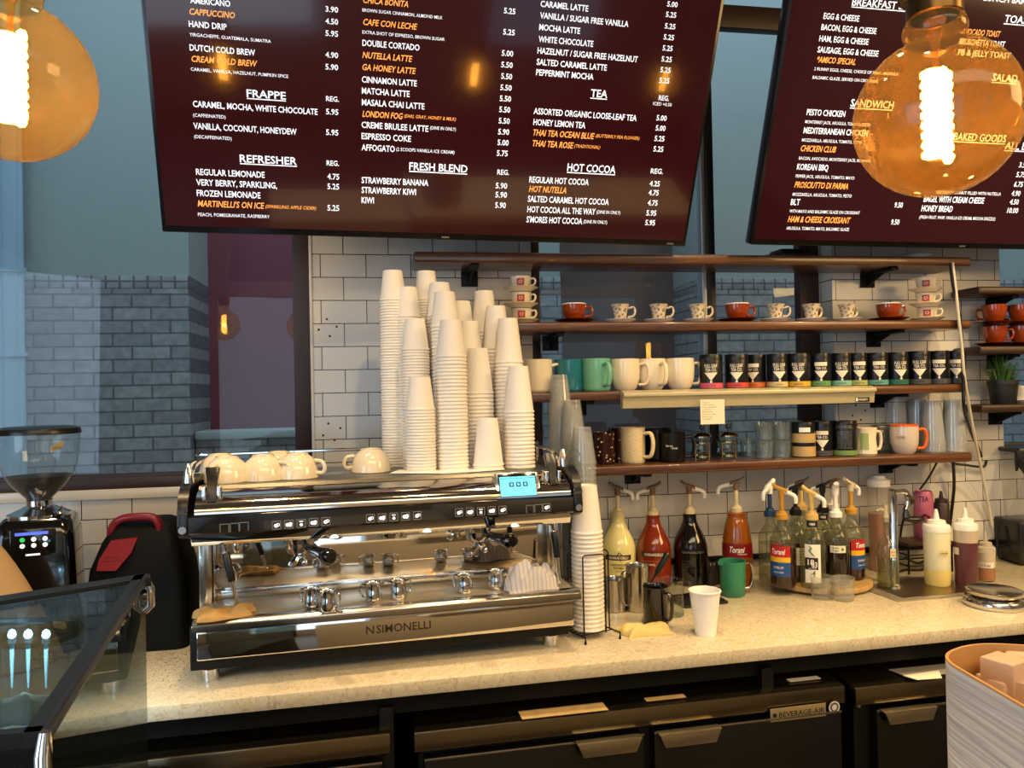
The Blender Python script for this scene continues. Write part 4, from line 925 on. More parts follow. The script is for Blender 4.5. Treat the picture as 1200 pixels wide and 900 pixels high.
# ---- tea cans
CANB = M('can_black', '0d0e10', .3)
def tea_can(label, px, py, Y, zt, wp, colr, style='tri', tall=1.0, turn=0, group='black tea cans on the third shelf'):
    P = atY(px, py, Y); P.z = zt; r = wpx(wp, P)/2*.97; h = .122*tall
    t = thing('tea_can', label, 'can', P, facing(P, turn), group)
    b = MB(); b.lathe([(0, 0), (r*.97, 0), (r, .003), (r, h-.018), (r*.985, h-.016), (0, h-.016)], 36); part('body', b, CANB, t)
    b = MB(); b.lathe([(r*.985, h-.020), (r*1.012, h-.0195), (r*1.012, h-.002), (r*.99, h), (r*.93, h), (r*.9, h-.004), (0, h-.004)], 36); part('lid', b, CANB, t)
    b = MB(); cm = M('band_'+colr, colr, .4)
    if style == 'gold':
        b.lathe([(r+.0006, .004), (r+.0006, .040)], 36, 0); b.lathe([(r+.0006, .054), (r+.0006, h*.68)], 36, 0)
        band(b, r, .040, .054, -2, -.25, 1, 12); band(b, r, .040, .054, .25, 2, 1, 12)
        band(b, r, h*.72, h*.85, -.35, .6, 2, 10, .001); part('label', b, [M('gold_label', 'b79b62', .4, var=.2, bscale=30), CANB, WHITEINK], t, 'gold and cream wrapped label'); return t
    b.lathe([(r+.0006, .003), (r+.0006, .021)], 36, 0); part('colour_band', b, cm, t, 'coloured base band')
    b = MB(); f = wrap(r)
    if style == 'back':
        for z in [h*.25+.0062*k for k in range(10)]: put_text(b, random.choice(['full leaf tea steep', 'ingredients black tea', 'organic leaf blend tea', 'steep three minutes']), -.026, .026, z, .0028, 0, f=f, z=.0008)
        for q in ((-.031, .031, h*.22, h*.225), (-.031, .031, h*.80, h*.805)): b._add([f(q[0]+(q[1]-q[0])*c/8, q[2], .0008) for c in range(9)]+[f(q[0]+(q[1]-q[0])*c/8, q[3], .0008) for c in range(9)], [(c, c+1, 10+c, 9+c) for c in range(8)])
        put_text(b, 'FULL LEAF TEA', -.026, .026, h*.83, .005, 0, f=f, z=.0008)
        part('label', b, M('grey_ink', '9a9a94', .5), t, 'grey back-label writing'); return t
    tw = .022
    if style == 'band':
        band(b, r, h*.62, h*.73, -tw/r, tw/r, 0, 10, .0008); put_text(b, 'TEA CO.', -tw*.9, tw*.9, h*.515, h*.075, 0, f=f, z=.0008, bold=.02)
    else:
        put_text(b, 'FULL LEAF', -tw, tw, h*.62, h*.095, 0, f=f, z=.0008, bold=.02); put_text(b, 'TEA CO.', -tw*.9, tw*.9, h*.505, h*.09, 0, f=f, z=.0008, bold=.02)
    N = 6; C5 = 6
    for k in range(N):
        q0, q1 = k/N, (k+1)/N; za, zb = h*.475-(h*.475-h*.235)*q0, h*.475-(h*.475-h*.235)*q1
        wa, wb = tw*1.05*(1-q0), tw*1.05*(1-q1)
        b._add([f(wa*(2*c/C5-1), za, .0008) for c in range(C5+1)]+[f(wb*(2*c/C5-1), zb, .0008) for c in range(C5+1)], [(c, c+1, C5+2+c, C5+1+c) for c in range(C5)], 0, False)
    b._add([f(.0042*math.cos(a), h*.205+.0042*math.sin(a), .001) for a in [2*PI*k/12 for k in range(12)]], [tuple(range(12))], 0, False)
    part('label', b, CREAMINK, t, 'cream lettering above a funnel triangle')
    b = MB(); put_text(b, random.choice(['BLACK TEA', 'GREEN TEA', 'HERBAL']), -.016, .016, .009, .005, 0, f=f, z=.0012); part('flavour_lettering', b, INK, t)
    return t
CANS = [(833.5, 27, 'd2556a', 'tri', 'pink', 0), (863.5, 27, 'c6483e', 'tri', 'coral red', 0), (886, 24, 'd0702c', 'band', 'orange', -.3), (911, 24, 'cdbd7e', 'tri', 'pale cream', .25), (936, 27, 'd3a530', 'tri', 'yellow', 0), (961.5, 23, '5f9457', 'band', 'green', .1),
        (986, 23, '7fb79c', 'tri', 'mint and cream', .1), (1006, 20, 'a3ad62', 'band', 'light olive', .2), (1028, 25, '5c9a8c', 'band', 'blue-green', .25), (1052, 24, '27664e', 'tri', 'dark green', .35), (1077, 26, '444845', 'tri', 'charcoal', .1), (1101, 23, '4b4b4b', 'band', 'grey', 0), (1121.5, 20, '2a2a2c', 'band', 'black', 0)]
for k, (px, wp, c, st, nm, tn) in enumerate(CANS):
    w_ = ['leftmost in the row', 'second from the left in the row', 'partly behind the red-banded can', 'left of the yellow-banded can', 'above the middle of the ticket rail', 'in front of the window post', 'above the right rail end', 'right of the mint one', 'just past the ticket rail', 'fourth from the right in the row', 'third from the right in the row', 'second from the right in the row', 'at the right end of the row'][k]
    tea_can('black tea can with a %s base band, %s' % (nm, w_), px, 453, -.135 if k != 2 else -.085, S3, wp, c, st, 1.0 if k < 10 else 1.03, tn)
# ---- ticket rail with a ticket
xa, xb = SX(730, 466, -.232), SX(1025, 465, -.232); za = atY(880, 475, -.232).z
b = MB(); b.M = Matrix.Translation((-(xa+xb)/2, 0, 0))
b.prism([(-.203, S3-.036), (-.203, S3-.001), (-.215, S3+.001), (-.245, S3-.008), (-.245, S3-.020), (-.232, S3-.022), (-.230, S3-.060), (-.205, S3-.060)], 'x', xa, xb, 0, None, .0015)
t = thing('ticket_rail', 'cream aluminium order ticket rail along the front of the third shelf', 'rail', ((xa+xb)/2, 0, 0), 0)
part('rail', b, M('cream_aluminium', 'c9bd96', .35, .35), t)
b = MB(); e = (xb-xa)/2; b.box(e-.075, e-.022, -.2345, -.2315, S3-.056, S3-.040, .0004, 0); put_text(b, 'ORDERS', e-.066, e-.030, S3-.052, .007, 1, f=front(-.2348)); b.box(e-.075, e-.068, -.2348, -.2344, S3-.054, S3-.042, 0, 1)
part('end_plate', b, [BLACKP, WHITEINK], t, 'small black plate')
x0, x1 = SX(821, 480, -.248), SX(849, 480, -.248); z1, z0 = atY(835, 468, -.248).z, atY(835, 497, -.248).z
b = MB(); b.box(-.001-(x1-x0)/2, (x1-x0)/2, -.0004, .0004, z0, z1, 0, 0)
for k in range(8): 
    zz = z1-.012-k*(z1-z0-.02)/8; l = random.uniform(.3, .8); put_text(b, random.choice(['latte', 'iced mocha', 'to go', 'one bagel', 'oat milk']), -(x1-x0)/2+.006, -(x1-x0)/2+.006+(x1-x0-.012)*l, zz, .005, 1, f=front(-.0006))
solo('order_ticket', b, [M('ticket_paper', 'e3d9bd', .7), M('ticket_ink', '8d8673', .7)], 'small cream paper ticket hanging from the ticket rail', 'ticket', ((x0+x1)/2, -.2485, 0))
# ---- lowest shelf
G4 = 'things on the lowest shelf'
PAT, nt_, b_ = nodemat('brown_pattern_glaze')
_n = nt_.nodes.new; tc = _n('ShaderNodeTexCoord'); vo = _n('ShaderNodeTexVoronoi'); vo.inputs['Scale'].default_value = 70; cr = _n('ShaderNodeValToRGB')
cr.color_ramp.elements[0].color = rgb('d8c6a8'); cr.color_ramp.elements[1].color = rgb('2a100c'); cr.color_ramp.elements[0].position = .16; cr.color_ramp.elements[1].position = .24
nt_.links.new(tc.outputs['Object'], vo.inputs['Vector']); nt_.links.new(vo.outputs['Distance'], cr.inputs[0]); nt_.links.new(cr.outputs[0], b_.inputs['Base Color']); b_.inputs['Roughness'].default_value = .2
SPK = M('speckled_stoneware', 'd8c8a0', .35, bump=.05); BLKG = M('black_matte_glaze', '0b0a0a', .28)
nt_ = SPK.node_tree; _n = nt_.nodes.new; vo = _n('ShaderNodeTexVoronoi'); vo.inputs['Scale'].default_value = 120; cr = _n('ShaderNodeValToRGB'); cr.color_ramp.elements[0].color = rgb('5b4526'); cr.color_ramp.elements[1].color = rgb('d8c8a0'); cr.color_ramp.elements[0].position = .12; cr.color_ramp.elements[1].position = .2
tc = _n('ShaderNodeTexCoord'); nt_.links.new(tc.outputs['Object'], vo.inputs['Vector']); nt_.links.new(vo.outputs['Distance'], cr.inputs[0]); nt_.links.new(cr.outputs[0], nt_.nodes['Principled BSDF'].inputs['Base Color'])
TALL = [(0, .003), (.033, .003), (.036, 0), (.039, .003), (.041, .010), (.042, .115), (.043, .121)]
GM = 'mugs on the lowest shelf'
mug('dark brown patterned mug at the left end of the lowest shelf', 708, 541, -.12, S4, PAT, 2.8, TALL, .92, .028, GM)
mug('dark patterned mug just behind the speckled cream mug', 727, 539, -.065, S4, PAT, 2.6, TALL, 1.0, .028, GM)
mug('speckled cream stoneware mug with its handle to the right front', 742, 541, -.125, S4, SPK, -.75, TALL, 1.03, .034, GM, None, .0065, 1.5)
mug('black mug half hidden behind the front black mug', 771, 538, -.065, S4, BLKG, 2.9, MUGS, 1.12, .03, GM)
t = mug('front black mug with small white script on the lowest shelf', 788, 540, -.135, S4, BLKG, -.3, MUGS, 1.0, .030, GM)
b = MB(); a_ = facing(t.location); f = wrap(.0465, a_-PI/2); put_text(b, 'love', -.002, .018, .048, .008, 0, .25, f=f, z=.0012); put_text(b, 'fierce', -.022, .002, .056, .008, 0, .25, f=f, z=.0012); part('script_lettering', b, WHITEINK, t, 'white script')
# french presses
def press(label, px, py, Y):
    P = atY(px, py, Y); P.z = S4; t = thing('french_press', label, 'coffee press', P, 0, 'small coffee presses on the lowest shelf')
    b = MB(); b.lathe(shell([(0, .008), (.030, .008), (.032, .012), (.032, .080), (.034, .083)], .0015), 28); part('glass_beaker', b, CLEARG, t)
    b = MB(); b.lathe([(.0335, .010), (.0335, .018), (.0325, .018), (.0325, .010)], 28); b.lathe([(.0335, .060), (.0335, .066), (.0325, .066), (.0325, .060)], 28)
    for k in range(4): a = k*PI/2+.4; b.tube([(.033*math.cos(a), .033*math.sin(a), z) for z in (0, .03, .066)], .0025, 6)
    part('frame', b, M('press_steel', 'b09a70', .15, 1), t)
    b = MB(); b.lathe([(.0355, .082), (.0355, .087), (.028, .096), (.010, .100), (0, .100)], 28); part('lid', b, MATS['press_steel'], t)
    b = MB(); b.tube([(0, 0, .10), (0, 0, .112)], .002, 6); b.lathe([(0, .111), (.008, .111), (.009, .119), (.006, .126), (0, .126)], 14); part('plunger_knob', b, BLACKP, t)
    b = MB(); b.lathe([(0, .034), (.030, .034), (.030, .037), (0, .037)], 24); part('plunger', b, MATS['press_steel'], t)
    b = MB(); handle(b, .033, .016, .070, .026, .0035, 0, -.2, 8, 1.8); part('handle', b, CLEARG, t, 'clear handle'); return t
press('small coffee press with a clear handle, right of the black mugs', 823, 539, -.12); press('small coffee press with a clear handle, left of the drinking glasses', 854, 537, -.11)
# glasses
GP = [(0, .0), (.026, .0), (.028, .002), (.029, .012), (.033, .060), (.034, .064)]
gme = MB(); gme.lathe(shell(GP, .002), 24); gme = gme.mesh('glass_tumbler', clear('tumbler_glass', 'eef4f4', 2.0, .0, .07, 'cfd8d8'))
k = 0; words = ['first', 'second', 'third', 'fourth', 'fifth', 'sixth', 'seventh', 'eighth', 'ninth']
for (px, Y, lv) in ((878, -.055, 0), (896, -.13, 0), (904, -.06, 0), (916, -.135, 0), (928, -.06, 0), (896, -.13, 1), (904, -.06, 1), (916, -.135, 1), (928, -.06, 1)):
    P = atY(px, 533, Y); o = bpy.data.objects.new('glass_tumbler', gme); COL.objects.link(o); o.location = (P.x, Y, S4+.0005+lv*.0655)
    o['category'] = 'glass'; o['group'] = 'clear tumblers on the lowest shelf'
    o['label'] = 'clear glass tumbler, %s from left in the %s %s row on the lowest shelf' % ({878: 'first', 896: 'first', 904: 'second', 916: 'second', 928: 'third'}[px] if Y > -.1 else {896: 'first', 916: 'second'}[px], 'front' if Y < -.1 else 'back', 'upper' if lv else 'lower')
    if lv and Y > -.1: o['label'] = 'clear glass tumbler, %s in the back upper row on the lowest shelf' % ('left one' if px == 904 else 'right one')
GC = 'black tins on the lowest shelf'
tea_can('black tin wrapped in a gold and cream label, beside the tumblers', 942, 536, -.13, S4, 27, 'b79b62', 'gold', 1.05, 0, GC)
tea_can('black tea tin with a cream funnel triangle on the lowest shelf', 964, 534, -.12, S4, 23, '4a4347', 'band', 1.05, 0, GC)
tea_can('black tin showing its grey back label and green base band', 990, 534, -.13, S4, 28, '6f8f4c', 'back', 1.05, 0, GC)
GRN = M('green_leaf_glaze', '9aa860', .3)
t = mug('cream waisted mug with a green patch on the lowest shelf', 1015, 533, -.12, S4, CERAM, -.2, [(0, .003), (.034, .003), (.038, 0), (.041, .004), (.040, .03), (.037, .06), (.040, .09), (.043, .104)], .95, .022, GM, None, .0055, 1.6)
b = MB(); b.lathe([(.0395, .02), (.0368, .056), (.0385, .080)], 10, 0, None, -2.7, -1.9); part('green_patch', b, GRN, t, 'green patch')
P = atY(1036, 531, -.09); b = MB(); b.lathe(shell([(0, 0), (.034, 0), (.036, .003), (.036, .075), (.031, .085), (.031, .095)], .002), 28)
t = thing('glass_jar', 'squat glass jar with a flat metal rim behind the orange-handled mug', 'jar', (P.x, -.075, S4), 0); part('body', b, CLEARG, t)
b = MB(); b.lathe([(.036, .092), (.0375, .094), (.0375, .103), (.035, .105), (0, .105)], 28); part('lid', b, STEEL, t)
ORG = M('orange_glaze', 'd9641a', .2, coat=.3); WGL = M('white_glaze', 'cdbfae', .15, coat=.4)
t = mug('white mug with an orange rim and a big orange handle on the lowest shelf', 1060, 531, -.14, S4, WGL, -.35, MUGR, .98, .030, GM, None, .0065, 1.3, ORG)
b = MB(); b.M = Matrix.Scale(.98, 4); b.lathe([(.0455, .09), (.0455, .108), (.0475, .1105), (.0502, .109), (.0504, .1035)], 36); part('rim', b, ORG, t, 'orange rim')
b = MB(); f = wrap(.0495, facing(t.location)-PI/2); put_text(b, 'COFFEE', -.028, .004, .058, .009, 0, f=f, z=.0015); part('mug_lettering', b, M('grey_print', '6d625c', .5), t)
for (px, Y, n, nm, tp) in ((1051, -.055, 1, 'the single one behind the orange-handled mug', 465), (1076, -.06, 7, 'the back left shelf stack', 468), (1093, -.13, 8, 'the front left shelf stack', 470), (1118, -.13, 9, 'the right shelf stack', 468)):
    P = atY(px, 530, Y); zt_ = atY(px, tp, Y).z; h = zt_-S4
    me = cup_mesh('tall_clear_cup', min(.17, h-.006*(n-1)) if n > 1 else h, .032, .043, CLEARP, False, seg=22)
    clear_stack(V((P.x, Y, S4+.0005)), n, .006, me, False, nm, 'clear cups on the lowest shelf')
# ---- top shelf
P = atY(1075, 297, -.12); b = MB(); saucer(b, .062); b.M = Matrix(); solo('saucer', b, CERAMW, 'white saucer lying on the uppermost shelf below the right menu screen', 'saucer', (P.x, -.12, S1+.0005), 0, GS)
P = atY(925, 294, -.1); b = MB(); b.box(-.06, .06, -.04, .04, 0, .035, .008); b.tube(smooth_path([(-.06, 0, .018), (-.10, -.02, .01), (-.13, 0, .006)], 5), .004, 6); solo('media_box', b, BLACKP, 'small black box on the uppermost shelf beneath the right menu screen', 'box', (P.x, -.1, S1+.0005), .1)
# ---- right-hand shelves
GR = 'brown cups on the right shelves'
for px, nm in ((1166, 'left'), (1197, 'right')):
    P = atY(px, 399, -.085)
    for k in range(2):
        z = R2+k*.083; b = MB(); saucer(b, .072); solo('saucer', b, RUSTD, 'dark brown saucer under the %s cup of the %s pair at the right edge' % (['lower', 'upper'][k], nm), 'saucer', (P.x, P.y, z+.0005), 0, 'brown saucers on the right shelves')
        t = thing('coffee_cup', 'rust-brown cup, %s of the %s stacked pair at the right edge' % (['lower', 'upper'][k], nm), 'cup', (P.x, P.y, z+.0065), 0, GR)
        b = MB(); b.M = Matrix.Diagonal((1.12, 1.12, 1.40, 1)); b.lathe(shell(CUPP, .003), 32); part('bowl', b, RUST, t)
        b = MB(); b.M = Matrix.Diagonal((1.12, 1.12, 1.40, 1)); handle(b, .036, .014, .040, .020, .0036, 0, -.5 if k == 0 else 2.2, 8, 1.2); part('handle', b, RUST, t)
P = atY(1177, 474, -.09)
t = thing('potted_grass', 'small green potted grass in a black pot on the right shelf', 'plant', (P.x, -.085, R3+.0005), 0)
b = MB(); b.lathe([(0, 0), (.042, 0), (.044, .003), (.052, .075), (.055, .076), (.055, .092), (.050, .092), (.049, .078), (0, .076)], 32); part('pot', b, M('pot_black', '16181a', .5), t)
b = MB(); b.lathe([(0, .082), (.049, .078)], 20); part('soil', b, M('soil', '1c130c', .95), t)
b = MB(); rnd = random.Random(5)
for k in range(240):
    a = rnd.uniform(0, 2*PI); r0 = .04*math.sqrt(rnd.random()); L_ = rnd.uniform(.07, .13); out = rnd.uniform(.01, .075)*(.4+r0/.04); w_ = .0022
    base = V((r0*math.cos(a), r0*math.sin(a), .08)); dirv = V((math.cos(a), math.sin(a), 0)); side = V((-math.sin(a), math.cos(a), 0)); prev = None; vs_ = []
    for s_ in range(5):
        q = s_/4; p = base+dirv*out*q**1.6+V((0, 0, L_*(q-.22*q*q*out/.07)))
        vs_ += [p-side*w_*(1-q*.95), p+side*w_*(1-q*.95)]
    b._add(vs_, [(2*s_, 2*s_+1, 2*s_+3, 2*s_+2) for s_ in range(4)], rnd.choice((0, 0, 1)))
part('grass_blades', b, [M('grass_green', '3f6a22', .5), M('grass_dark', '24481c', .5)], t)
P = atY(1204, 472, -.085); b = MB(); saucer(b, .055); solo('saucer', b, CERAMW, 'white saucer at the right edge beside the potted grass', 'saucer', (P.x, -.07, R3+.0005), 0, 'white crockery beside the grass')
t = thing('white_cup', 'white cup cut by the right edge beside the potted grass', 'cup', (P.x, -.07, R3+.006), 0, 'white crockery beside the grass'); b = MB(); b.lathe(shell([(r*1.0, z*1.2) for r, z in CUPP], .003), 32); part('bowl', b, CERAMW, t)
b = MB(); handle(b, .038, .014, .05, .02, .004, 0, .4); part('handle', b, CERAMW, t)

# ================================================================== SAUCES, SYRUPS AND TOOLS ON THE WORKTOP
def pump(t, z, hgt, col_stem, col_head, ang, long=.06, style=0):
    """pump on a bottle neck at height z; hgt to the top of the head"""
    b = MB(); b.lathe([(0, z-.002), (.021, z-.002), (.021, z+.014), (.015, z+.018), (.013, z+.026), (0, z+.026)], 24); pc = part('pump_collar', b, col_stem, t)
    b = MB(); b.lathe([(0, z+.02), (.0075, z+.02), (.0075, z+hgt-.03), (0, z+hgt-.03)], 14); part('pump_stem', b, col_stem, t)
    b = MB(); R_ = Matrix.Rotation(ang, 4, 'Z'); zz = z+hgt
    b.tube([V((0, 0, zz-.034)), V((0, 0, zz-.02)), V((0, 0, zz-.008))], [.010, .011, .012], 14, 0, R_)
    b.loft([[V((x, y*sy, zz-.012+dz)) for y, dz in ((-.010, 0), (.010, 0), (.011, .007), (.0, .011), (-.011, .007))] for x, sy, dz0 in ()] or [[V((x, y*sy, zz+dz+off)) for y, dz in ((-.011, -.010), (.011, -.010), (.011, -.002), (.0, .002), (-.011, -.002))] for x, sy, off in ((-.030, .7, .016), (-.012, 1.0, .004), (.006, 1.0, -.002), (.020, .8, -.008))], 0, R_)
    hd = part('pump_head', b, col_head, t)
    b = MB(); pts = smooth_path([(0, 0, zz-.012), (long*.5, 0, zz-.018), (long*.88, 0, zz-.026), (long, 0, zz-.036), (long, 0, zz-.052)], 5); b.tube(pts, [.0075]*(len(pts)-4)+[.0068]*4, 10, 0, R_); part('spout', b, WHITE, t, 'pale spout')
SAU = [(0, 0), (.054, 0), (.0605, .004), (.062, .012), (.062, .128), (.0605, .142), (.054, .163), (.042, .188), (.031, .210), (.025, .226), (.0235, .243), (.0235, .246), (.0235, .252), (0, .252)]
def sauce(name, label, px, py, mat, prof, hp, ang, stem, head, long=.055, sc=1.0):
    r = max(p[0] for p in prof)*sc; P = K(px, py, r); t = thing(name, label, 'bottle', P, 0, 'sauce pump bottles'); t.rotation_euler[2] = facing(P)
    b = MB(); b.M = Matrix.Scale(sc, 4); b.lathe(prof, 36); part('bottle', b, mat, t)
    pump(t, prof[-1][1]*sc, hp, stem, head, ang, long); return t, r
WCH = M('white_choc_bottle', 'd8cf8e', .15, coat=.5, var=.08); CAR = M('caramel_bottle', '75240c', .12, coat=.5); DCH = M('dark_choc_bottle', '0a0706', .1, coat=.5); TOR = M('torani_caramel', '8c4a0c', .12, coat=.5, var=.1)
DKL = M('dark_label', '2c1414', .5); GOLDI = M('gold_ink', 'c9a85a', .4)
BASEY = .0
t, r = sauce('sauce_bottle', 'pale yellow white-chocolate sauce pump bottle, leftmost of the four sauces', 726, 690, WCH, SAU, .105, .25, CRM, BROWNP)
b = MB(); f = wrap(r); band(b, r, .100, .118, -.85, .75, 0, 16, .0006); put_text(b, 'GHIRARDELLI', -.036, .034, .104, .0095, 1, f=f, z=.0012, bold=.02)
b.tube([f(x, z, .001) for x, z in ((-.006, .118), (0, .128), (.010, .121), (.003, .110), (.008, .096))], .0016, 5, 0)
put_text(b, 'WHITE CHOCOLATE', -.030, .030, .080, .0075, 2, f=f, z=.0008, bold=.02); put_text(b, 'FLAVORED', -.019, .017, .069, .0075, 2, f=f, z=.0008, bold=.02); put_text(b, 'SAUCE', -.012, .010, .059, .006, 2, f=f, z=.0008)
part('label', b, [DKL, CREAMINK, INK], t, 'dark name band and black writing')
t, r = sauce('sauce_bottle', 'red-brown caramel sauce pump bottle, second of the four sauces', 767, 690, CAR, SAU, .105, PI-.15, CRM, BROWNP)
b = MB(); f = wrap(r); band(b, r, .112, .128, -.8, .7, 0, 16, .0006); put_text(b, 'GHIRARDELLI', -.034, .032, .115, .0095, 1, f=f, z=.0012, bold=.02); put_text(b, 'CARAMEL', -.036, .006, .080, .008, 2, f=f, z=.0008)
band(b, r, .095, .097, -.8, .8, 3, 14, .0006); part('label', b, [DKL, CREAMINK, CREAMINK, M('rust_ink', 'b8502c', .4)], t, 'dark name band')
t, r = sauce('sauce_bottle', 'black chocolate sauce pump bottle, third of the four sauces', 810, 688, DCH, SAU, .105, .25, CRM, BROWNP)
b = MB(); f = wrap(r); put_text(b, 'GHIRARDELLI', -.030, .050, .118, .0085, 0, f=f, z=.0008); 
for k in range(6): put_text(b, 'chocolate flavored sauce', -.03, .02, .040+.010*k, .004, 1, f=f, z=.0008)
part('label', b, [M('silver_ink', '8d8d88', .35, .5), M('dim_ink', '3a3834', .5)], t, 'silver name and dim small print')
TORP = [(0, 0), (.046, 0), (.0515, .005), (.053, .014), (.053, .130), (.050, .170), (.0425, .212), (.036, .236), (.0325, .244), (.033, .250), (.033, .258), (.026, .262), (0, .262)]
t, r = sauce('sauce_bottle', 'amber caramel sauce pump bottle with a red script label, rightmost of the four', 865, 690, TOR, TORP, .112, PI-.1, CRM, BROWNP, .062)
b = MB(); f = wrap(r); band(b, r, .108, .156, -1.35, 1.35, 0, 24, .0012, .0518); put_text(b, 'Torani', -.026, .026, .126, .020, 1, .35, f=f, z=.0016, bold=.02); put_text(b, 'PUREMADE SAUCE', .000, .034, .118, .005, 1, f=f, z=.0012); put_text(b, 'CARAMEL', -.020, .024, .190, .006, 2, f=lambda x, y, z: wrap(.041)(x, y, z), z=.0008); put_text(b, 'caramel sauce', -.014, .016, .092, .006, 2, f=f, z=.0008)
part('label', b, [M('torani_red', '7c0f14', .35), WHITEINK, M('brown_ink', '6a300c', .5)], t, 'red band with white script')

# wooden turntable with syrups
LP = K(955, 697, 0); LR = wpx(122, LP)/2; LPc = LP+V((LP.x-CAM.x, LP.y-CAM.y, 0)).normalized()*LR*.98; LPc.y = min(LPc.y, -LR-.03)
b = MB(); b.lathe([(0, .006), (LR*.5, .006), (LR*.52, 0), (LR*.6, 0), (LR*.62, .008), (LR*.98, .008), (LR, .012), (LR, .022), (LR*.985, .026), (0, .026)], 56)
solo('turntable', b, woodmat('light_wood', '9a7844', 'c7a468', .45, (4, 40, 4), 1.2, .05), 'round pale wooden turntable carrying the syrup bottles', 'turntable', LPc)
SYR = [(0, 0), (.036, 0), (.0400, .004), (.0415, .012), (.0415, .135), (.0415, .152), (.039, .166), (.028, .186), (.0175, .202), (.0150, .222), (.0165, .225), (.0165, .234), (0, .234)]
GSY = M('dark_syrup', '150806', .08, coat=.6); GSY2 = M('cola_syrup', '26100a', .08, coat=.6); CLS = clear('clear_syrup_glass', 'dfe0cf', 1.5, .0, .06, 'cfcfae'); GRS = M('green_syrup', '3b3a1c', .08, coat=.6)
def syrup(label, px, Yo, glass, pumpcol, stemcol, pang, kind, zh=.10, turn=0):
    Y = LPc.y+Yo; P = atY(px, 675, Y); P = V((P.x, Y, CZ+.0265))
    t = thing('syrup_bottle', label, 'bottle', P, 0, 'syrup pump bottles on the turntable'); t.rotation_euler[2] = facing(P, turn)
    b = MB(); b.lathe(SYR[:5]+[(0, SYR[4][1])], 28, 0); b.lathe(SYR[4:], 28, 1); part('bottle', b, [glass, CLS], t)
    pump(t, .230, zh, stemcol, pumpcol, pang, .045)
    r = .0415; f = wrap(r); b = MB()
    if kind == 'torani':
        band(b, r, .105, .142, -.95, .95, 0, 18, .0006); band(b, r, .088, .105, -.95, .95, 1, 18, .0006); band(b, r, .040, .088, -.95, .95, 2, 18, .0006)
        put_text(b, 'Torani', -.024, .022, .115, .017, 3, .3, f=f, z=.0012, bold=.02); put_text(b, 'SYRUP', -.018, .016, .066, .008, 3, f=f, z=.0012); put_text(b, 'classic vanilla', -.018, .016, .052, .006, 3, f=f, z=.0012)
        part('label', b, [M('label_red', 'b01c1c', .4), M('label_yellow', 'e0b020', .4), M('label_blue', '1d4a86', .4), WHITEINK], t, 'red, yellow and blue label')
    elif kind == '1883':
        band(b, r, .022, .150, -.62, .62, 0, 14, .0006); band(b, r, .066, .106, -.62, .40, 1, 14, .001)
        put_text(b, '18', -.016, .004, .082, .018, 0, f=f, z=.0018, bold=.02); put_text(b, '83', -.004, .013, .074, .018, 0, f=f, z=.002, bold=.02); put_text(b, 'ROUTIN', -.013, .009, .068, .004, 0, f=f, z=.0018)
        b.tube([f(x, z, .0014) for x, z in ((-.010, .145), (-.004, .138), (-.010, .128), (-.003, .120), (.006, .110))], [.001, .003, .0035, .003, .001], 6, 2); b.tube([f(x, z, .0014) for x, z in ((.006, .062), (.002, .055), (-.008, .050))], [.0025, .002, .0006], 6, 2); b.tube([f(x, z, .0014) for x, z in ((.006, .056), (.004, .046), (.0, .042))], [.002, .0016, .0006], 6, 2)
        nb = MB(); band(nb, .0165, .203, .224, -1.4, 1.4, 1, 14, .0008); put_text(nb, '1883', -.009, .009, .210, .008, 0, f=wrap(.0165), z=.0014, bold=.02); part('neck_label', nb, [M('label_white', 'e8e4d8', .5), INK], t, 'black neck label')
        part('label', b, [M('label_white', 'e8e4d8', .5), INK, M('leaf_ink', '567a2c', .5)], t, 'white label with a green sprig')
    elif kind == 'sticker':
        band(b, r, .112, .136, -.5, .75, 0, 14, .0006); put_text(b, 'Brown', -.012, .008, .126, .006, 1, f=f, z=.0012); put_text(b, 'Sugar', -.012, .008, .117, .006, 1, f=f, z=.0012); b.lathe([(0, 0), (.005, 0)], 10, 2, Matrix.Translation(f(.018, .124, .0016)) @ Matrix.Rotation(PI/2, 4, 'X') )
        part('label', b, [M('label_cream', 'd8d8be', .5), INK, M('leaf_ink', '567a2c', .5)], t, 'small cream sticker')
    elif kind == 'white':
        band(b, r, .060, .120, .1, 1.2, 0, 12, .0006); 
        for k in range(5): put_text(b, 'nutrition', .008, .036, .066+.010*k, .005, 1, f=f, z=.001)
        part('label', b, [M('label_white', 'e8e4d8', .5), INK], t, 'white side label')
    elif kind == 'neck':
        band(b, .0165, .203, .224, -1.4, 1.4, 1, 14, .0008); put_text(b, '1883', -.009, .009, .210, .008, 0, f=wrap(.0165), z=.0014, bold=.02); part('label', b, [WHITEINK, INK], t, 'black neck label')
    else: b.bm.free()
    return t
BLUP = M('blue_pump', '1d3c5c', .3); AMBP = M('amber_pump', 'b98a2e', .3)
syrup('syrup bottle with a blue side label at the far left of the turntable', 904, -.02, CLS, WHITE, BLUP, PI-.1, 'torani', .11, 1.2)
syrup('syrup bottle with a red, yellow and blue label facing front', 918, -.085, GSY2, AMBP, AMBP, .2, 'torani', .105, -.35)
syrup('dark syrup bottle with a white side label and a black pump', 934, -.02, GSY, BLACKP, BLACKP, PI-.1, 'white', .10, -.1)
syrup('clear syrup bottle with a white label and a green sprig, front centre', 953, -.118, CLS, YELLOWP, YELLOWP, -.5, '1883', .095)
syrup('dark syrup bottle with a black neck label behind the white-labelled one', 966, .0, GSY, BLACKP, BLACKP, PI-.4, 'neck', .10)
syrup('dark syrup bottle with a small cream sticker and a white pump', 981, -.095, GSY, WHITE, WHITE, PI*.55, 'sticker', .105)
syrup('dark syrup bottle with a cream pump at the far right of the turntable', 999, -.045, GSY2, CRM, AMBP, .05, 'torani', .11, .9)
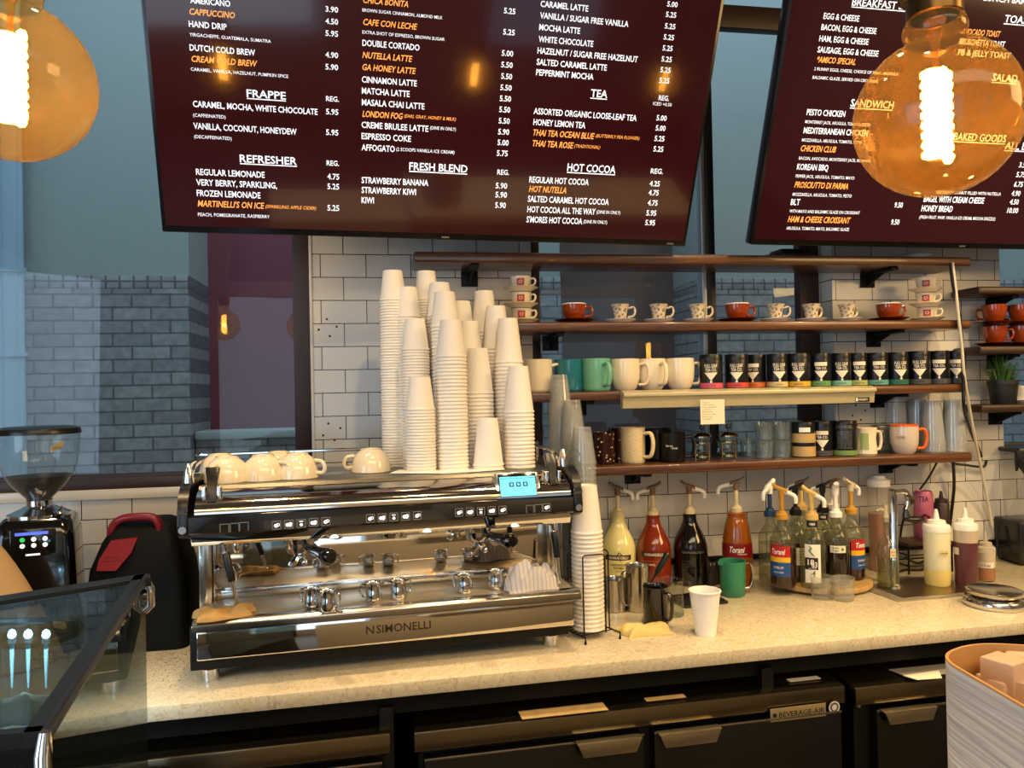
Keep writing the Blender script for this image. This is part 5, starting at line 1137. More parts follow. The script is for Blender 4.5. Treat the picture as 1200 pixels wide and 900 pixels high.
syrup('dark syrup bottle at the back of the turntable with a taupe pump', 941, .075, GRS, BROWNP, YELLOWP, PI-.2, '', .105)
syrup('dark syrup bottle at the back right of the turntable with a taupe pump', 978, .065, GRS, BROWNP, WHITE, 2.4, '', .105)

# pitchers
PIT = [(0, 0), (.040, 0), (.043, .004), (.044, .012), (.041, .06), (.038, .085), (.040, .100), (.042, .104)]
def pitcher(name, label, px, py, prof, mat, ang, sc=1, hm=None, group='pitchers behind the cup rack', out=.03, flat=2.2, rest_on=CZ):
    r = prof[2][0]*sc; P = K(px, py, r, rest_on); t = thing(name, label, 'pitcher', P, 0, group)
    b = MB(); b.M = Matrix.Scale(sc, 4); b.lathe(shell(prof, .0016), 32)
    h = prof[-1][1]; rr = prof[-1][0]; a = ang+PI
    b.prism([(rr*math.cos(a-.28), rr*math.sin(a-.28)), (rr*math.cos(a+.28), rr*math.sin(a+.28)), ((rr+.012)*math.cos(a), (rr+.012)*math.sin(a))], 'z', h-.010, h+.001); part('body', b, mat, t)
    b = MB(); b.M = Matrix.Scale(sc, 4); handle(b, prof[-3][0], h*.18, h*.86, out, .0034, 0, ang, 8, flat); part('handle', b, hm or mat, t); return t
CYL = [(0, 0), (.036, 0), (.0385, .003), (.0385, .110), (.0395, .113)]
pitcher('steel_pitcher', 'short steel pitcher right beside the wire cup rack', 721, 719, [(r_*.95, z_*.9) for r_, z_ in CYL], STEEL, -.2)
pitcher('steel_pitcher', 'taller steel pitcher with a black spoon handle standing in it', 748, 719, [(r_*1.0, z_*1.28) for r_, z_ in CYL], STEEL, PI+.4)
pitcher('steel_pitcher', 'clear glass pitcher between the black pitcher and the black tray', 788, 725, [(r_*.95, z_*1.0) for r_, z_ in CYL], CLEARG, .05, 1, CLEARG)
pitcher('black_pitcher', 'black pitcher with its handle to the front behind the yellow cloth', 769, 735, [(r_*.98, z_*1.0) for r_, z_ in CYL], BLACKG, -1.15, 1, STEELD)
GRP = M('green_enamel', '2e7d5c', .4)
t = pitcher('green_pitcher', 'green pitcher in front of the amber caramel bottle', 859, 701, [(0, 0), (.036, 0), (.0385, .003), (.040, .05), (.041, .095), (.0415, .112)], GRP, .15, 1.05, STEEL, 'pitchers behind the cup rack', .034)
# black spoon or whisk handle
P0 = K(748, 719, .0385)+V((.008, 0, .03)); P1 = atY(783, 648, P0.y-.01); b = MB(); d = P1-P0
b.tube([d*q for q in (0, .5, .62, .8, .97, 1)], [.003, .003, .009, .0105, .0105, .007], 12); solo('scoop', b, BLACKP, 'black scoop handle leaning out of the taller steel pitcher', 'scoop', P0)
# black tray and the crumpled dark cloth behind
P = K(840, 712, 0); b = MB(); b.box(-.085, .075, -.01, .12, 0, .010, .004); b.box(-.078, .068, .0, .112, .010, .014, .002); solo('serving_tray', b, BLACKP, 'flat black tray on the worktop behind the white paper cup', 'tray', (P.x-.02, P.y+.03, CZ+.0003), .15)
P = K(842, 690, .03); cloth('dark brown crumpled rag between the black and amber sauce bottles', 'cloth', V((P.x, P.y+.05, CZ+.0005)), .075, .06, .10, M('dark_rag', '241a14', .9, bump=.6, bscale=200), .3, 31, 'rag')
# white paper cup
WC = cup_mesh('takeaway_cup', .128, .029, .0435, PAPERW, True, .003, 40); P = K(827, 747, .029)
o = bpy.data.objects.new('paper_cup', WC); COL.objects.link(o); o.location = (P.x, P.y, CZ+.0002); o['label'] = 'single white paper cup standing upright on the front of the worktop'; o['category'] = 'cup'
# measuring cups
for px, py, a, nm in ((963, 704, .3, 'left'), (989, 706, PI+1.0, 'right')):
    P = K(px, py, .032); t = thing('measuring_cup', 'clear plastic measuring cup in front of the turntable, %s one of the pair' % nm, 'measuring cup', P+V((0, 0, .0003)), 0, 'clear measuring cups')
    b = MB(); b.lathe(shell([(0, 0), (.030, 0), (.0315, .003), (.0345, .072), (.036, .074)], .0015), 28); part('body', b, MEAS, t)
    b = MB(); handle(b, .032, .012, .062, .020, .0030, 0, a-1.2, 8, 2); part('handle', b, MEAS, t)
    b = MB(); f = wrap(.0325, facing(P)-PI/2)
    for k in range(6): b.tube([f(-.006, .014+.009*k, .001), f(.004 if k % 2 else .0, .014+.009*k, .001)], .0004, 4)
    part('scale_marks', b, M('mark_ink', '8a7d6a', .5), t)
# drip sink with rinser and tap
p = [atZ(x, y, CZ) for x, y in ((1010, 690), (1052, 706), (1150, 697), (1155, 682), (1060, 676))]; c0 = sum(p, V())/5
q = [V((v.x-c0.x, v.y-c0.y)) for v in p]
b = MB(); b.prism([tuple(v) for v in q], 'z', .0003, .004, 0, None, .001); t = thing('rinse_tray', 'low steel rinse tray under the squeeze bottles', 'tray', (c0.x, c0.y, CZ), 0); part('rim', b, M('tray_steel', 'bdb6a4', .35, .8), t)
b = MB(); b.prism([(v.x*.80, v.y*.80) for v in q], 'z', .004, .0052); part('grille', b, wavemat('grille_slots', 'b8a682', '6e6048', 70, 'Y', .3, .3), t, 'slotted grille')
P = K(1062, 691, 0); TZ = atY(1040, 576, P.y).z-CZ
t = thing('tap', 'chrome tap rising from the rinse tray behind the clear bottle', 'tap', (P.x-.03, P.y+.02, CZ+.004), .2)
b = MB(); b.lathe([(0, 0), (.024, 0), (.024, .006), (.018, .010), (.0150, .014), (.0150, TZ-.02), (0, TZ-.02)], 20); part('column', b, CHROME, t)
b = MB(); b.lathe([(0, TZ-.022), (.014, TZ-.022), (.015, TZ-.006), (.010, TZ), (0, TZ)], 20); b.tube(smooth_path([(0, 0, TZ-.012), (.04, 0, TZ-.010), (.066, 0, TZ-.018), (.070, 0, TZ-.05), (.060, 0, TZ-.075)], 5), .010, 12); part('spout', b, CHROME, t)
b = MB(); b.tube([(.064, 0, TZ-.022), (.090, -.01, TZ-.045)], .009, 10); b.tube([(.060, 0, TZ-.075), (.062, 0, TZ-.10)], [.008, .014], 12); part('tap_lever', b, STEELD, t); 
b = MB(); b.tube([(.055, 0, TZ-.108), (.09, -.01, TZ-.112), (.125, -.015, TZ-.112)], [.006, .014, .008], 10); part('tap_paddle', b, BLACKP, t)
# tall clear bottle
P = K(1041, 692, .036); LIQ = clear('pale_syrup', 'e6e4c8', 1.33, .0, .06, 'c8c080')
t = thing('glass_bottle', 'tall clear glass bottle of pale syrup with a plastic pourer on the rinse tray', 'bottle', P+V((0, 0, .0045)), facing(P))
b = MB(); b.lathe(shell([(0, .003), (.030, .003), (.034, 0), (.036, .004), (.036, .135), (.033, .150), (.017, .172), (.0135, .195), (.0135, .232), (.016, .234), (.016, .240)], .0022), 36); part('glass', b, CLEARG, t)
b = MB(); b.lathe([(0, .006), (.0325, .006), (.0325, .095), (0, .096)], 32); part('syrup', b, LIQ, t, 'pale syrup inside')
b = MB(); b.lathe([(0, .225), (.0115, .225), (.0125, .246), (.009, .252), (.006, .285), (0, .285)], 16); b.tube([(0, 0, .262), (-.018, 0, .268), (-.030, 0, .262)], .0045, 8); b.tube([(0, 0, .268), (.012, 0, .274)], .004, 8); part('pourer', b, CRM, t)
b = MB(); f = wrap(.036); band(b, .036, .108, .138, .25, .80, 0, 8, .0006); put_text(b, 'pure', .012, .026, .125, .006, 1, f=f, z=.001); put_text(b, 'cane', .012, .026, .114, .006, 1, f=f, z=.001); part('label', b, [M('label_cream2', 'd9c79a', .5), INK], t, 'small cream label')
# squeeze bottles
def squeeze(label, px, py, r, h, body, cap, capmat, fill=None, fh=0, lab=None):
    P = K(px, py, r); t = thing('squeeze_bottle', label, 'bottle', P+V((0, 0, .0055)), facing(P), 'squeeze bottles')
    b = MB(); b.lathe([(0, 0), (r*.86, 0), (r*.93, .006), (r*.97, h*.5), (r, h*.95), (r*.97, h), (0, h)], 32); part('bottle', b, body, t)
    if fill: b = MB(); b.lathe([(0, .002), (r*.86, .002), (r*.945, .006), (r*.985, fh), (0, fh)], 32) if False else b.lathe([(r*.88, .001), (r*.938, .006), (r*.985, fh*.9), (r*.992, fh)], 32); part('sauce', b, fill, t, 'sauce showing through')
    b = MB(); b.lathe([(r*1.02, h-.004), (r*1.03, h+.012), (r*.98, h+.018), (r*.72, h+.022), (r*.66, h+.034), (r*.25, h+.038), (r*.18, h+.058), (r*.10, h+.072), (0, h+.072)], 32); part('cap', b, capmat, t, cap)
    return t, r
SQW = M('squeeze_white', 'dcd8b4', .35, var=.05); SQC = M('squeeze_clear', 'b9aa94', .35); MARO = M('maroon_sauce', '5a2f35', .35, var=.1); CRMS = M('cream_sauce', 'd9c878', .4); BRNS = M('brown_sauce', '9a6a48', .4)
t, r = squeeze('large whitish squeeze bottle on the rinse tray, white cap', 1099, 690, .043, .190, SQW, 'white nozzle cap', WHITE, CRMS, .055)
b = MB(); f = wrap(r); band(b, r, .108, .128, .2, .85, 0, 8, .002); put_text(b, 'vanilla', .012, .034, .114, .007, 1, f=f, z=.003); part('tape_label', b, [M('tape', 'd6c58a', .6), INK], t, 'small tape label')
t, r = squeeze('maroon-filled squeeze bottle with a white cap, second from right', 1133, 690, .038, .195, SQC, 'white nozzle cap', WHITE, MARO, .150)
b = MB(); f = wrap(r); band(b, r, .108, .132, -1.2, -.55, 0, 8, .002); part('tape_label', b, [M('tape2', 'cdbfae', .6)], t, 'small tape label')
t, r = squeeze('small clear squeeze bottle of brown sauce beside the blender', 1156, 683, .030, .098, SQC, 'clear nozzle cap', FROST, BRNS, .045)
b = MB(); f = wrap(r); band(b, r, .046, .066, -.9, .9, 0, 14, .0012); put_text(b, 'Chai', -.014, .014, .051, .010, 1, .2, f=f, z=.0022); part('tape_label', b, [M('tape3', 'ddd6c8', .6), INK], t, 'white tape label')
# wooden-topped wire stand with can and brown-capped bottle
P = K(1078, 672, .0); SYW = -.10; SP = atY(1078, 632, SYW); hz = SP.z-CZ
t = thing('wire_stand', 'black wire stand with a small wooden top behind the squeeze bottles', 'stand', (SP.x, SYW, CZ), 0)
b = MB(); b.box(-.095, .095, -.06, .06, hz-.012, hz, .003); part('top', b, DARKWOOD, t)
b = MB()
for x in (-.09, .09):
    for y in (-.055, .055): b.tube([(x, y, 0), (x, y, hz-.012)], .004, 6)
for z in (.03, .07): b.tube([(-.09, -.055, z), (.09, -.055, z), (.09, .055, z), (-.09, .055, z)], .003, 6, 0, None, True)
part('wire_frame', b, BLACK, t)
P = atY(1083, 628, -.085); PINK = M('pink_can', 'b0607c', .35, .2, var=.12, bscale=25); h = atY(1083, 575, -.085).z-SP.z; r = wpx(21, P)/2
t = thing('drink_can', 'pink aluminium can on the small wooden stand', 'can', (P.x, -.085, SP.z+.0003), facing(P)); b = MB(); b.lathe([(0, .003), (r*.75, 0), (r, .012), (r, h-.012), (r*.86, h-.002), (r*.84, h), (r*.8, h-.004), (0, h-.005)], 28); part('body', b, PINK, t)
b = MB(); f = wrap(r); put_text(b, 'TEA', -.015, .018, h*.80, .018, 0, f=f, z=.0008, bold=.02); b.tube([f(x, z, .001) for x, z in ((-.012, h*.45), (.004, h*.52), (.02, h*.48), (.012, h*.38))], .005, 6, 0); part('can_print', b, M('dark_maroon_ink', '4a1220', .5), t, 'dark red print')
P = atY(1104, 628, -.075); r = wpx(17, P)/2; h = atY(1104, 590, -.075).z-SP.z
t = thing('sauce_bottle', 'small dark brown bottle with a pointed cap on the wooden stand', 'bottle', (P.x, -.075, SP.z+.0003), 0)
b = MB(); b.lathe([(0, 0), (r, 0), (r, h), (r*.9, h+.004), (0, h+.004)], 24); part('bottle', b, M('dark_brown_plastic', '2c1d14', .4), t)
b = MB(); b.lathe([(r*.85, h), (r*.8, h+.018), (r*.3, h+.022), (r*.15, h+.048), (0, h+.048)], 20); part('cap', b, M('dark_brown_plastic', '2c1d14', .4), t)
P = atY(1031, 640, -.07); h = atY(1031, 560, -.07).z-CZ; r = wpx(23, P)/2
t = thing('tea_jug', 'tall frosted container of amber tea with a white lid behind the tap', 'container', (P.x, -.07, CZ+.0003), 0)
b = MB(); b.lathe([(0, 0), (r, 0), (r, h*.62), (0, h*.62)], 28); part('tea', b, M('amber_tea', '9a5020', .2, coat=.3), t, 'amber tea')
b = MB(); b.lathe([(r*1.02, 0), (r*1.04, h*.93)], 28); part('container', b, MEAS, t)
b = MB(); b.lathe([(r*1.1, h*.91), (r*1.1, h*.98), (r*.7, h), (r*.6, h*1.03), (0, h*1.03)], 28); part('lid', b, WHITE, t)
# scale
P = K(1166, 716, .07); t = thing('round_scale', 'round chrome kitchen scale at the right front of the worktop', 'scale', P, 0); rr = wpx(33, P)
b = MB(); b.lathe([(0, 0), (rr*.95, 0), (rr, .006), (rr, .018), (rr*.95, .026), (rr*.82, .030), (0, .030)], 48); part('base', b, M('scale_steel', 'cfd0d0', .16, 1), t)
b = MB(); b.lathe([(0, .030), (rr*.7, .030), (rr*.86, .036), (rr*.90, .042), (rr*.90, .050), (rr*.86, .052), (rr*.83, .050), (0, .050)], 48); part('pan', b, STEEL, t, 'round steel pan')
# blender at the right edge
P = K(1172, 662, 0); t = thing('blender', 'black blender base with a curved black guard and clear jug at the right edge', 'blender', (P.x+.155, P.y+.05, CZ), -.12)
hb = atY(1185, 610, P.y).z-CZ; ht = atY(1185, 525, P.y).z-CZ
b = MB(); b.box(-.09, .11, -.10, .10, .004, hb, .010); part('base', b, BLACKP, t)
b = MB(); b.prism([(-.088, ht-.012), (-.086, ht-.09), (-.076, ht-.055), (-.045, ht-.10), (-.02, ht-.16), (-.01, hb), (.03, hb), (.03, ht-.15), (.02, ht-.06), (.0, ht-.012), (-.02, ht), (-.075, ht)], 'y', -.095, -.075, 0, None, .004); g = part('guard', b, BLACKP, t, 'curved black guard')
b = MB(); M_ = Matrix.Translation((-.045, -.0975, ht-.045)) @ Matrix.Rotation(PI/2, 4, 'X')
b.lathe([(.019, 0), (.022, .001), (.022, .003), (.019, .003)], 28, 0, M_); b.lathe([(0, 0), (.010, .0), (.008, .003), (0, .003)], 6, 0, M_); b.lathe([(.012, 0), (.016, .002)], 14, 0, M_); part('emblem', b, STEEL, g, 'round silver emblem')
b = MB(); b.loft([[V((x, y, z)) for x, y in ((-s, -s), (s, -s), (s, s), (-s, s))] for s, z in ((.052, hb), (.056, hb+.06), (.068, ht-.02))], 0, Matrix.Translation((.01, .0, 0)), cap=False); part('jug', b, CLEARP, t, 'clear square jug')
b = MB(); b.box(-.062, .082, -.07, .07, ht-.02, ht-.002, .006); part('lid', b, BLACKP, t)
b = MB(); b.box(.07, .115, -.135, -.102, .0, hb-.015, .004); part('control_pod', b, M('grey_plastic', '4a4d4d', .4), t)
# dark jar on shelf level right
# ------------------------------------------------------------------ cables
def cable(name, label, pts, r, mat, Y=-.012):
    P = [atY(x, y, yy) for x, y, yy in pts]; c0 = P[0].copy(); b = MB(); b.tube(smooth_path([p_-c0 for p_ in P], 8), r, 8); return solo(name, b, mat, label, 'cable', c0, 0, 'cables on the tiled wall')
cable('cable', 'white cable hanging down the wall right of the shelves', [(1116, 308, -.212), (1120, 340, -.215), (1123, 370, -.218), (1127, 405, -.215), (1130, 440, -.212), (1138, 490, -.16), (1148, 540, -.08), (1158, 590, -.03), (1163, 618, -.02)], .0055, M('white_cable', 'cfc6b0', .4))
cable('cable', 'black cable hanging from the uppermost shelf past the shelf ends', [(1114, 308, -.21), (1117, 335, -.212), (1124, 370, -.212), (1127, 400, -.21), (1129, 450, -.21), (1130, 480, -.208), (1138, 507, -.1), (1145, 522, -.04), (1150, 535, -.02)], .0060, BLACKP)
cable('cable', 'black cable running sideways under the lowest shelf to the right', [(1110, 538, -.03), (1118, 543, -.02), (1132, 545, -.018), (1152, 547, -.018), (1156, 540, -.018)], .005, BLACKP)
cable('cable', 'black cable dropping from the lowest shelf behind the white squeeze bottle', [(1117, 540, -.05), (1118, 570, -.03), (1115, 600, -.02), (1112, 625, -.02), (1112, 640, -.02)], .006, BLACKP)
cable('cable', 'thin black cable slanting down from the lowest shelf to the tap', [(1100, 538, -.05), (1088, 560, -.03), (1070, 585, -.02), (1058, 612, -.02), (1054, 640, -.02)], .004, BLACKP)
cable('cable', 'black blender cord curling on the worktop beside the blender', [(1170, 615, -.05), (1168, 640, -.05), (1165, 655, -.06), (1160, 662, -.08)], .006, BLACKP)
P0 = [(1060, 652, -.07), (1075, 660, -.09), (1090, 655, -.10), (1080, 668, -.12), (1060, 668, -.11), (1048, 676, -.13)]
cable('cable', 'black cable loops lying on the worktop under the wire stand', [(x, y, yy) for x, y, yy in P0], .005, BLACKP)

# ================================================================== LEFT: GRINDER, JUG, DISPLAY CASE
GY = -.30; GP = atY(47, 640, GY); GX = GP.x
zz = lambda py, px=47: atY(px, py, GY).z-CZ
t = thing('coffee_grinder', 'black coffee grinder with a clear bean hopper in front of the left window', 'grinder', (GX, GY, CZ), 0); t.rotation_euler[2] = facing((GX, GY, 0))*.6
sc = depth(GP)/FPX; rh = 43*sc
b = MB(); zb, zt0 = 0.0, zz(604)
def rr_(w_, d_, z, r=.03, n=5):
    o = []
    for cx, cy, a0 in ((w_-r, d_-r, 0), (-w_+r, d_-r, PI/2), (-w_+r, -d_+r, PI), (w_-r, -d_+r, 1.5*PI)):
        for k in range(n+1): a = a0+PI/2*k/n; o.append(V((cx+r*math.cos(a), cy+r*math.sin(a), z)))
    return o
b.loft([rr_(44*sc, .11, 0), rr_(43*sc, .11, .05), rr_(40*sc, .105, zt0-.05), rr_(37*sc, .095, zt0-.012), rr_(33*sc, .085, zt0)]); part('body', b, BLACKG, t)
b = MB(); b.lathe([(0, zt0-.004), (33*sc, zt0-.002), (33*sc, zt0+.008), (20*sc, zt0+.022), (14*sc, zt0+.03), (14*sc, zt0+.045), (0, zt0+.045)], 36); b.tube([(22*sc, -.03, zt0+.012), (28*sc, -.055, zt0+.030)], .006, 8); part('collar', b, CHROME, t, 'chrome collar')
zh0, zh1 = zt0+.04, zz(506)
b = MB(); b.lathe([(13*sc, zh0), (14*sc, zh0+.012), (rh*.62, zh0+(zh1-zh0)*.22), (rh*.82, zh0+(zh1-zh0)*.38), (rh*.93, zh0+(zh1-zh0)*.55), (rh*.98, zh0+(zh1-zh0)*.75), (rh, zh1)], 40); ho = part('hopper', b, clear('hopper_plastic', 'eef3f3', 1.6, .0, .03, 'cdd6d8'), t, 'clear hopper')
b = MB(); b.lathe([(0, zh0+.004), (12.4*sc, zh0+.004), (13*sc, zh0+.012), (rh*.60, zh0+(zh1-zh0)*.22), (rh*.80, zh0+(zh1-zh0)*.375), (rh*.3, zh0+(zh1-zh0)*.40), (0, zh0+(zh1-zh0)*.40)], 36); part('coffee_beans', b, M('beans', '22110a', .45, bump=1.5, bscale=130, var=.5), ho, 'dark coffee beans')
b = MB(); b.lathe([(0, zh1+.016), (rh*.8, zh1+.016), (rh*1.0, zh1+.010), (rh*1.03, zh1+.002), (rh*1.03, zh1-.006), (rh*.98, zh1-.006)], 40); part('hopper_lid', b, BLACKP, ho)
b = MB(); f = wrap(rh*.97, -PI/2+.62); b._add([f(x*.9, zh0+(zh1-zh0)*.78+z, .001) for x, z in ((-.022, -.012), (.012, -.002), (.020, .016), (.010, .020), (-.022, .006))], [(0, 1, 2, 3, 4)], 0, False); put_text(b, '15 oz', -.012, .010, zh0+(zh1-zh0)*.77, .007, 1, .2, f=f, z=.0018); part('hopper_sticker', b, [M('sticker_cream', 'c9b580', .6), INK], ho, 'small cream sticker')
b = MB(); zs0, zs1 = zz(640), zz(617)
b.box(-22*sc, 22*sc, -.1115, -.1085, zs0-.01, zs1+.01, .002, 0)
b.box(-17*sc, 15*sc, -.1125, -.111, zs1-.006, zs1+.002, 0, 1)
for j in range(2):
    for i in range(3): b.lathe([(0, 0), (.0065, 0)], 10, 2 if not (i == 0 and j == 0) else 3, Matrix.Translation((-10*sc+i*11*sc, -.1126, zs1-.018-j*.017)) @ Matrix.Rotation(PI/2, 4, 'X'))
b.box(-7*sc, 7*sc, -.1125, -.111, zs0-.006, zs0-.001, 0, 2)
part('control_screen', b, [BLACKG, M('screen_blue', '4a62d8', .4, emit='5a70e8', es=1.0), BTN, M('screen_green', '30b050', .4, emit='30c050', es=.9)], t, 'lit touch screen')
b = MB(); b.tube([(.02, -.11, .10), (.025, -.15, .075)], [.020, .012], 12); b.box(-.035, .035, -.17, -.11, .05, .056, .002); part('portafilter_fork', b, STEEL, t)

# black jug with red handle and latch
JY = -.33; JP = atY(165, 660, JY); js = depth(JP)/FPX
t = thing('blender_jug', 'black container with a red carry handle and red latch beside the espresso machine', 'container', (JP.x+.02, JY, CZ), .0)
jz = lambda py: atY(165, py, JY).z-CZ
def ring(x0, x1, d0, d1, z, r): 
    return [V((p.x+(x0+x1)/2, p.y+(d0+d1)/2, z)) for p in rr_((x1-x0)/2, (d1-d0)/2, 0, r)]
xx = lambda px: (px-165)*js-.02
b = MB(); b.loft([ring(xx(118), xx(224), -.10, .10, 0, .03), ring(xx(116), xx(224), -.10, .10, jz(690), .03), ring(xx(119), xx(222), -.098, .09, jz(660), .035), ring(xx(130), xx(214), -.08, .08, jz(630), .035), ring(xx(140), xx(206), -.055, .07, jz(612), .03), ring(xx(146), xx(198), -.03, .05, jz(607), .02)]); part('body', b, M('soft_black', '030303', .7, spec=.2), t)
b = MB(); pts = smooth_path([(xx(138), -.045, jz(628)), (xx(142), -.05, jz(612)), (xx(152), -.055, jz(604)), (xx(170), -.058, jz(602)), (xx(186), -.058, jz(604)), (xx(192), -.055, jz(614)), (xx(190), -.05, jz(622))], 5); b.tube(pts, .0115, 10); part('carry_handle', b, RED, t, 'red carry handle')
b = MB(); pl = [V((xx(143), 0, jz(626))), V((xx(172), 0, jz(624))), V((xx(167), 0, jz(640))), V((xx(153), 0, jz(658))), V((xx(132), 0, jz(657))), V((xx(133), 0, jz(646)))]
yy = lambda z: -.074-.040*(jz(626)-z)/(jz(626)-jz(658))
b.loft([[V((p.x, yy(p.z)+.016, p.z)) for p in pl], [V((p.x, yy(p.z), p.z)) for p in pl], [V((p.x*.96+.04*xx(152), yy(p.z)-.006, p.z*.96+.04*jz(641))) for p in pl]]); la = part('latch', b, RED, t, 'red latch')
b = MB(); b.box(xx(136), xx(160), yy(jz(647))-.0075, yy(jz(647))-.004, jz(648), jz(647), 0); put_text(b, 'PUSH', xx(140), xx(156), jz(646), .008, 0, f=front(yy(jz(643))-.0085)); part('latch_mark', b, M('dark_red', '5a0a12', .5), la)

# tan cloth mound
TP = atY(-30, 690, -.62)
b = MB(); w_ = atY(78, 690, -.62).x-TP.x; hT = atY(-30, 612, -.62).z-CZ; rnd = random.Random(4); rings = []
for k in range(12):
    q = k/11; rad = 1-q; z = hT*(1-rad**1.7)
    rings.append([V((max(rad, .02)*w_*1.05*math.cos(a)*(1+.03*math.sin(3*a+q*4)), max(rad, .02)*.15*math.sin(a)*(1+.04*math.cos(4*a)), z)) for a in [2*PI*i/40 for i in range(40)]])
b.loft(rings); t = thing('cloth_bundle', 'tan rounded cloth bundle in front of the coffee grinder at the left edge', 'cloth bundle', (TP.x, -.645, CZ+.0005), 0)
part('cloth', b, M('tan_fabric', 'a98a60', .85, bump=.3, bscale=160), t)
b = MB(); b.tube([V((w_*1.05*.9*math.cos(a), .15*.9*math.sin(a), hT*(1-.9**1.7))) for a in [-PI*.62+PI*.9*k/20 for k in range(21)]], .0035, 6); part('seam', b, M('tan_seam', 'a87c4a', .85), t)

# glass display case
ZC = 1.27
FRc, NRc, FLc, NLc = V((-.517, -.95, 0)), V((-.395, -1.765, 0)), atZ(-150, 721, ZC), atZ(-200, 880, ZC)
FLc.z = NLc.z = 0
t = thing('display_case', 'glass pastry display case with a dark frame and chrome edges at the lower left', 'display case', (FRc.x, FRc.y, 0), 0)
o_ = V((FRc.x, FRc.y, 0)); pts4 = [FRc-o_, NRc-o_, NLc-o_, FLc-o_]
def at_(p, z): return V((p.x, p.y, z))
cc = sum(pts4, V())/4
b = MB()
DFR = M('case_frame', '1b1d20', .35, .3)
def bar(p, q, z, w_, h_, mb):
    d = (q-p).normalized(); s_ = V((-d.y, d.x, 0)); 
    if (cc-p).dot(s_) < 0: s_ = -s_
    mb.loft([[at_(x+s_*a, z+c) for a, c in ((0, -h_), (w_, -h_), (w_, 0), (0, 0))] for x in (p, q)])
for i, w_ in ((0, .019), (1, .016), (2, .03), (3, .050)): bar(pts4[i], pts4[(i+1) % 4], ZC, w_, .018, b)
part('top_frame', b, DFR, t, 'dark top frame')
b = MB(); b.prism([(p.x*.985+cc.x*.015, p.y*.985+cc.y*.015) for p in pts4], 'z', ZC-.010, ZC-.004); part('glass_top', b, clear('case_glass', 'b4c0c0', 1.6, .0, .04, '5f7072'), t)  # grey-teal tint and diffuse stand for the ceiling reflected in the glass
ZB = .76
b = MB(); d = (pts4[1]-pts4[0]); b.loft([[at_(pts4[0], ZB), at_(pts4[0], ZC-.018), at_(pts4[0]+V((-.006, 0, 0)), ZC-.018), at_(pts4[0]+V((-.006, 0, 0)), ZB)], [at_(pts4[1], ZB), at_(pts4[1], ZC-.018), at_(pts4[1]+V((-.006, 0, 0)), ZC-.018), at_(pts4[1]+V((-.006, 0, 0)), ZB)]]); part('glass_side', b, MATS['case_glass'], t)
b = MB(); bar(pts4[1], pts4[2], ZC-.018, .006, ZC-.018-ZB, b); part('glass_front', b, MATS['case_glass'], t)
b = MB(); e0 = at_(pts4[0], ZC-.006); e1 = at_(pts4[1], ZC-.006); n_ = V((.004, 0, 0)); b.tube([e0+n_, e1+n_], [.006, .008], 10); part('edge_bead', b, DFR, t); b = MB(); b.tube([e1+n_+V((0, 0, .004)), e1+n_+V((0, -.006, -.02)), e1+n_+V((0, -.008, -.5))], [.007, .010, .010], 10); part('edge_tube', b, CHROME, t, 'chrome corner tube')
b = MB(); b.prism([(p.x*.99+cc.x*.01, p.y*.99+cc.y*.01) for p in pts4], 'z', 0, ZB); part('base', b, BLACK, t)
b = MB(); hp = at_(pts4[0], ZC-.03); b.tube([hp+V((.010, -.02, .012)), hp+V((.016, -.02, .0)), hp+V((.016, -.02, -.035)), hp+V((.004, -.02, -.045))], .009, 12); b.lathe([(0, -.004), (.014, -.004), (.014, .004), (0, .004)], 16, 0, Matrix.Translation(hp+V((.008, -.02, -.012))) @ Matrix.Rotation(PI/2, 4, 'Y')); part('hinge', b, CHROME, t, 'chrome hinge')
b = MB(); sp_ = [pts4[0]*.97+cc*.03+V((-.26, -.06, 0)), pts4[1]*.97+cc*.03+V((-.17, .02, 0)), pts4[2]*.97+cc*.03, pts4[3]*.97+cc*.03]
b.prism([(p.x, p.y) for p in sp_], 'z', 1.085, 1.091); part('shelf_glass', b, M('shelf_satin', '4a5458', .2, .6), t)
b = MB(); fl = [p*.96+cc*.04 for p in pts4]; b.prism([(p.x, p.y) for p in fl], 'z', ZB, ZB+.006); part('case_floor', b, M('case_floor', '2b2a28', .3), t)
LED_GLINT = M('case_led', 'cfeaff', .4, emit='9fdcff', es=30)
for px in (14, 33, 54):
    P = atZ(px, 744, 1.18)-o_; b = MB(); b.lathe([(0, -.008), (.006, -.005), (.008, 0), (.006, .008), (0, .012)], 14, 0, Matrix.Translation(P)); part('led', b, LED_GLINT, t, 'lit white case light')  # glowing beads stand in for lamps reflected in the case glass
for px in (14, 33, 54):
    P, Q = atZ(px, 756, 1.172)-o_, atZ(px, 806, 1.10)-o_; b = MB(); b.tube([P, P.lerp(Q, .5), Q], [.0042, .003, .0015], 8); part('led_rod', b, M('led_rod', 'bfe8f4', .4, emit='6cc4dc', es=.8), t, 'dim vertical light rod')  # thin glowing shapes imitate the reflection streaks in the case glass
P0, P1 = atZ(-20, 744, 1.176)-o_, atZ(75, 742, 1.176)-o_; b = MB(); b.tube([P0+V((0, .012, .022)), P1+V((0, .012, .022))], .008, 8); part('led_bar', b, STEEL, t)
l = bpy.data.lights.new('case_light', 'AREA'); l.energy = 2.5; l.color = (.75, .92, 1); l.size = .25; lo = bpy.data.objects.new('case_light', l); COL.objects.link(lo); lo.parent = t; lo.location = P1+V((-.10, -.02, -.01))
P = atZ(35, 840, 1.091); b = MB(); rnd = random.Random(9)
bm_ = bmesh.new(); bmesh.ops.create_icosphere(bm_, subdivisions=3, radius=1)
